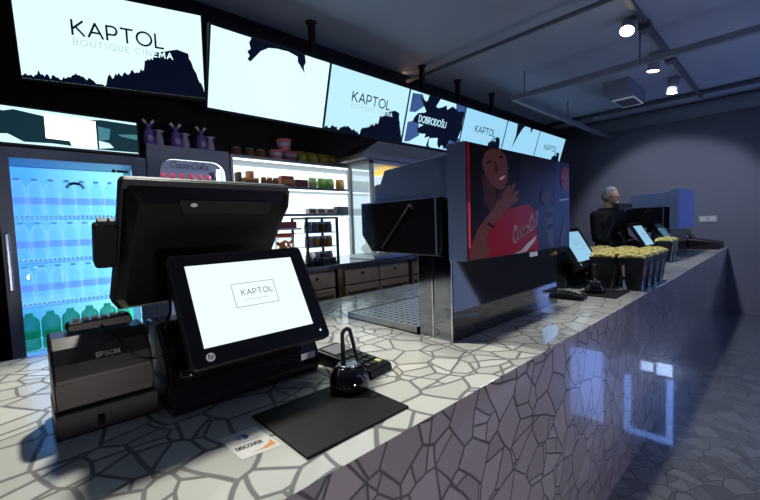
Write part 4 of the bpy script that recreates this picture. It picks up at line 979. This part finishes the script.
g.ell(W3(.022, 0, 1.678), (.107, .083, .117), 24, 16, rot=rotp, fn=hairfn)
g.build('hair', M_hair, per, label='short grey hair')
for s in (-1, 1):
    e_ = MB((PX, PY, 0)).ell(W3(.108, s*.032, 1.672), (.010, .011, .007), 10, 6, rot=rotp).build('eye', mat('eye_dark', (.05, .04, .04), .2), per)
MB((PX, PY, 0)).ell(W3(.138, -.07, 1.31), (.004, .022, .012), 8, 6, rot=rotp).build('name_badge', M_grey, per)

# ================================================================== FAR WALL FITTING, CEILING FITTINGS
x0, x1 = on_plane(699, 219, 1, YF).x, on_plane(717, 219, 1, YF).x; zc = on_plane(708, 219, 1, YF).z
t = thing('wall_plate', 'pale socket plate on the far wall above the counter end', 'wall plate', ((x0+x1)/2, YF-.012, zc)); L = t.location
MB(L).box((x0, YF-.012, zc-.045), (x1, YF, zc+.045)).build('plate', mat('plate_pale', (.55, .57, .62), .5), t, bevel=.003)
for k in range(2): MB(L).box((x0+.02+k*(x1-x0)/2, YF-.016, zc-.03), (x0+(k+1)*(x1-x0)/2-.02, YF-.012, zc+.03)).build('switch', M_white, t)
def pipe(name, label, pts, r, m, cat='pipe'):
    return tag(MB(pts[0]).tube(pts, r, 12).build(name, m), label, cat)
pipe('ceiling_bar', 'thin dark pipe crossing the ceiling above the near end of the counter', [(-2.72, 3.0, 2.86), (XR, 3.0, 2.86)], .016, M_pipe)
pipe('ceiling_bar', 'dark bar for a beam shadow under the ceiling, above the fat duct', [(-2.72, 6.35, 2.92), (XR, 6.35, 2.92)], .028, M_pipe)  # bar added to stand for the dark shadow of a beam
t = thing('round_duct', 'fat grey round duct crossing the ceiling by the far wall', 'duct', (-2.72, 6.95, 2.848)); L = t.location
MB(L).tube([(-2.74, 6.95, 2.848), (XR, 6.95, 2.848)], .1, 18).build('duct_body', M_pipel, t)
for x in (-2.2, -1.2, -.2, .8, 1.8): MB(L).tube([(x, 6.95, 2.94), (x, 6.95, ZC)], .006, 6).build('hanger', M_pipe, t)
t = thing('cable_trunking', 'pale square cable trunking bent at a corner, hung below the ceiling', 'trunking', (-2.04, 3.94, 2.70)); L = t.location
g = MB(L); g.prism([(-2.065, 3.915), (XR, 3.915), (XR, 3.965), (-2.015, 3.965), (-2.015, YF-.002), (-2.065, YF-.002)], 'Z', 2.675, 2.725); g.build('channel', M_pipel, t, bevel=.004)
for x, y in ((-1.92, 3.94), (-.9, 3.94), (.2, 3.94), (-2.04, 5.4), (-2.04, 6.3)): MB(L).tube([(x, y, 2.725), (x, y, ZC)], .006, 6).build('hanger_rod', M_pipe, t)
# ventilation unit
t = thing('vent_unit', 'boxy grey air vent hanging from the ceiling left of the spotlights', 'vent', (-1.35, 5.2, ZC)); L = t.location
MB(L).hexa([(-1.50, 5.05, 2.80), (-1.26, 5.05, 2.80), (-1.26, 5.75, 2.80), (-1.50, 5.75, 2.80), (-1.51, 5.03, ZC), (-1.25, 5.03, ZC), (-1.25, 5.77, ZC), (-1.51, 5.77, ZC)]).build('housing', M_pipel, t)
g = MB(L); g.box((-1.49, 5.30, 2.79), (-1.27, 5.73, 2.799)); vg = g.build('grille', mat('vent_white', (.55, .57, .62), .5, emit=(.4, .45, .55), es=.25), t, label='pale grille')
g = MB(L)
for k in range(7): g.box((-1.48, 5.34+k*.05, 2.786), (-1.28, 5.385+k*.05, 2.791))
g.build('slat', M_pipe, vg)
# track with spotlights
t = thing('light_track', 'dark lighting track running along the ceiling above the counter edge', 'track', (-.82, 4, ZC)); L = t.location
MB(L).box((-.84, .2, 2.915), (-.80, 6.6, ZC)).build('rail', M_pipe, t)
for y in (2.6, 3.75, 4.7): MB(L).box((-.86, y-.05, 2.87), (-.78, y+.05, 2.93)).build('connector', M_pipe, t)
def spot_lamp(label, px, py, y, aim, energy, top_dy=-.05):
    """spotlight whose lit face is at (px,py) of the photo, at depth y"""
    f = on_plane(px, py, 1, y); aim = Vector(aim).normalized()
    t = thing('spotlight', label, 'spotlight', f, 'spotlights on the ceiling track')
    q = aim.to_track_quat('-Z', 'Y').to_matrix()
    g = MB(); g.lathe([(.042, .20), (.050, .195), (.050, .01), (.054, 0), (.050, 0)], n=20)
    b_ = g.build('lamp_body', M_lampbody, t)
    g = MB(); g.lathe([(.0485, -.001), (.045, -.004), (.01, -.005)], n=20); e_ = g.build('lamp_face', M_lampwarm, t)
    for ob in (b_, e_): ob.rotation_euler = q.to_euler()
    top = -aim*.12
    d_ = Vector((-.82, f.y-aim.y*.12, 2.915))-f
    MB().tube([top, top.lerp(d_, .5)+Vector((0, 0, .02)), d_], .010, 8).build('arm', M_lampbody, t)
    ld_ = bpy.data.lights.new('spot_light', 'SPOT'); ld_.energy = energy; ld_.spot_size = math.radians(95); ld_.spot_blend = .6; ld_.shadow_soft_size = .04; ld_.color = (.90, .94, 1)
    lo = bpy.data.objects.new('spot_light', ld_); C.objects.link(lo); lo.location = f+aim*.03; lo.rotation_euler = q.to_euler()
    return t
spot_lamp('nearest ceiling spotlight, glaring round white face', 627, 31, 3.55, (-.05, -.55, -.85), 36)
spot_lamp('middle ceiling spotlight, grey cylinder pointing down', 653, 71, 4.55, (-.12, .05, -1), 36)
spot_lamp('farthest ceiling spotlight, grey cylinder pointing down', 672, 93, 5.5, (-.10, .05, -1), 36)

# ================================================================== LIGHT
def area(name, loc, aim, size, e, col, sy=None):
    l = bpy.data.lights.new(name, 'AREA'); l.energy = e; l.color = col; l.size = size
    if sy: l.shape = 'RECTANGLE'; l.size_y = sy
    ob = bpy.data.objects.new(name, l); C.objects.link(ob); ob.location = loc
    ob.rotation_euler = (Vector(aim)-Vector(loc)).to_track_quat('-Z', 'Y').to_euler(); return ob
def spot(name, loc, aim, e, col, ang, soft=.08, blend=.5):
    l = bpy.data.lights.new(name, 'SPOT'); l.energy = e; l.color = col; l.spot_size = math.radians(ang); l.spot_blend = blend; l.shadow_soft_size = soft
    ob = bpy.data.objects.new(name, l); C.objects.link(ob); ob.location = loc
    ob.rotation_euler = (Vector(aim)-Vector(loc)).to_track_quat('-Z', 'Y').to_euler(); return ob
spot('counter_spot', (-2.0, .55, 2.86), (-.95, .25, .92), 175, (1, .97, .86), 66, .05)
area('lobby_ceiling_light', (2.2, 2.5, 2.9), (1.8, 2.5, 0), 1.2, 12, (.50, .58, .95), 4)
spot('front_fill', (2.4, .2, .80), (-.59, 1.0, .42), 105, (1, .86, .84), 62, .15, .8)  # unseen fill added for the counter front, kept below the worktop
area('warm_ceiling_fill', (-2.66, 3.0, 2.74), (-2.2, 3.0, 2.95), .06, .9, (1, .62, .35), 4)  # unseen warm fill added to tint the ceiling by the screens
spot('far_wall_spot', (-.95, 5.3, 2.8), (-1.25, 7.3, 1.40), 78, (.84, .85, 1.0), 62, .08, .35)
for y_ in (1.4, 2.5): spot('track_spot', (-.88, y_, 2.80), (.0, y_+.1, 0), 45, (1, .97, .9), 70, .05, .6)
area('ceiling_fill', (1.8, 3.5, 1.9), (.2, 3.5, 2.95), 1.2, 19, (.42, .54, 1.0), 4)  # unseen blue fill added to brighten the ceiling
w = bpy.data.worlds.new('world'); bpy.context.scene.world = w; w.use_nodes = True
w.node_tree.nodes['Background'].inputs[0].default_value = (.03, .05, .12, 1); w.node_tree.nodes['Background'].inputs[1].default_value = .3
sc = bpy.context.scene
sc.view_settings.view_transform = 'Standard'; sc.view_settings.look = 'None'; sc.view_settings.exposure = .12
sc.cycles.max_bounces = 8; sc.cycles.transparent_max_bounces = 16; sc.cycles.use_denoising = True; sc.cycles.sample_clamp_indirect = 4
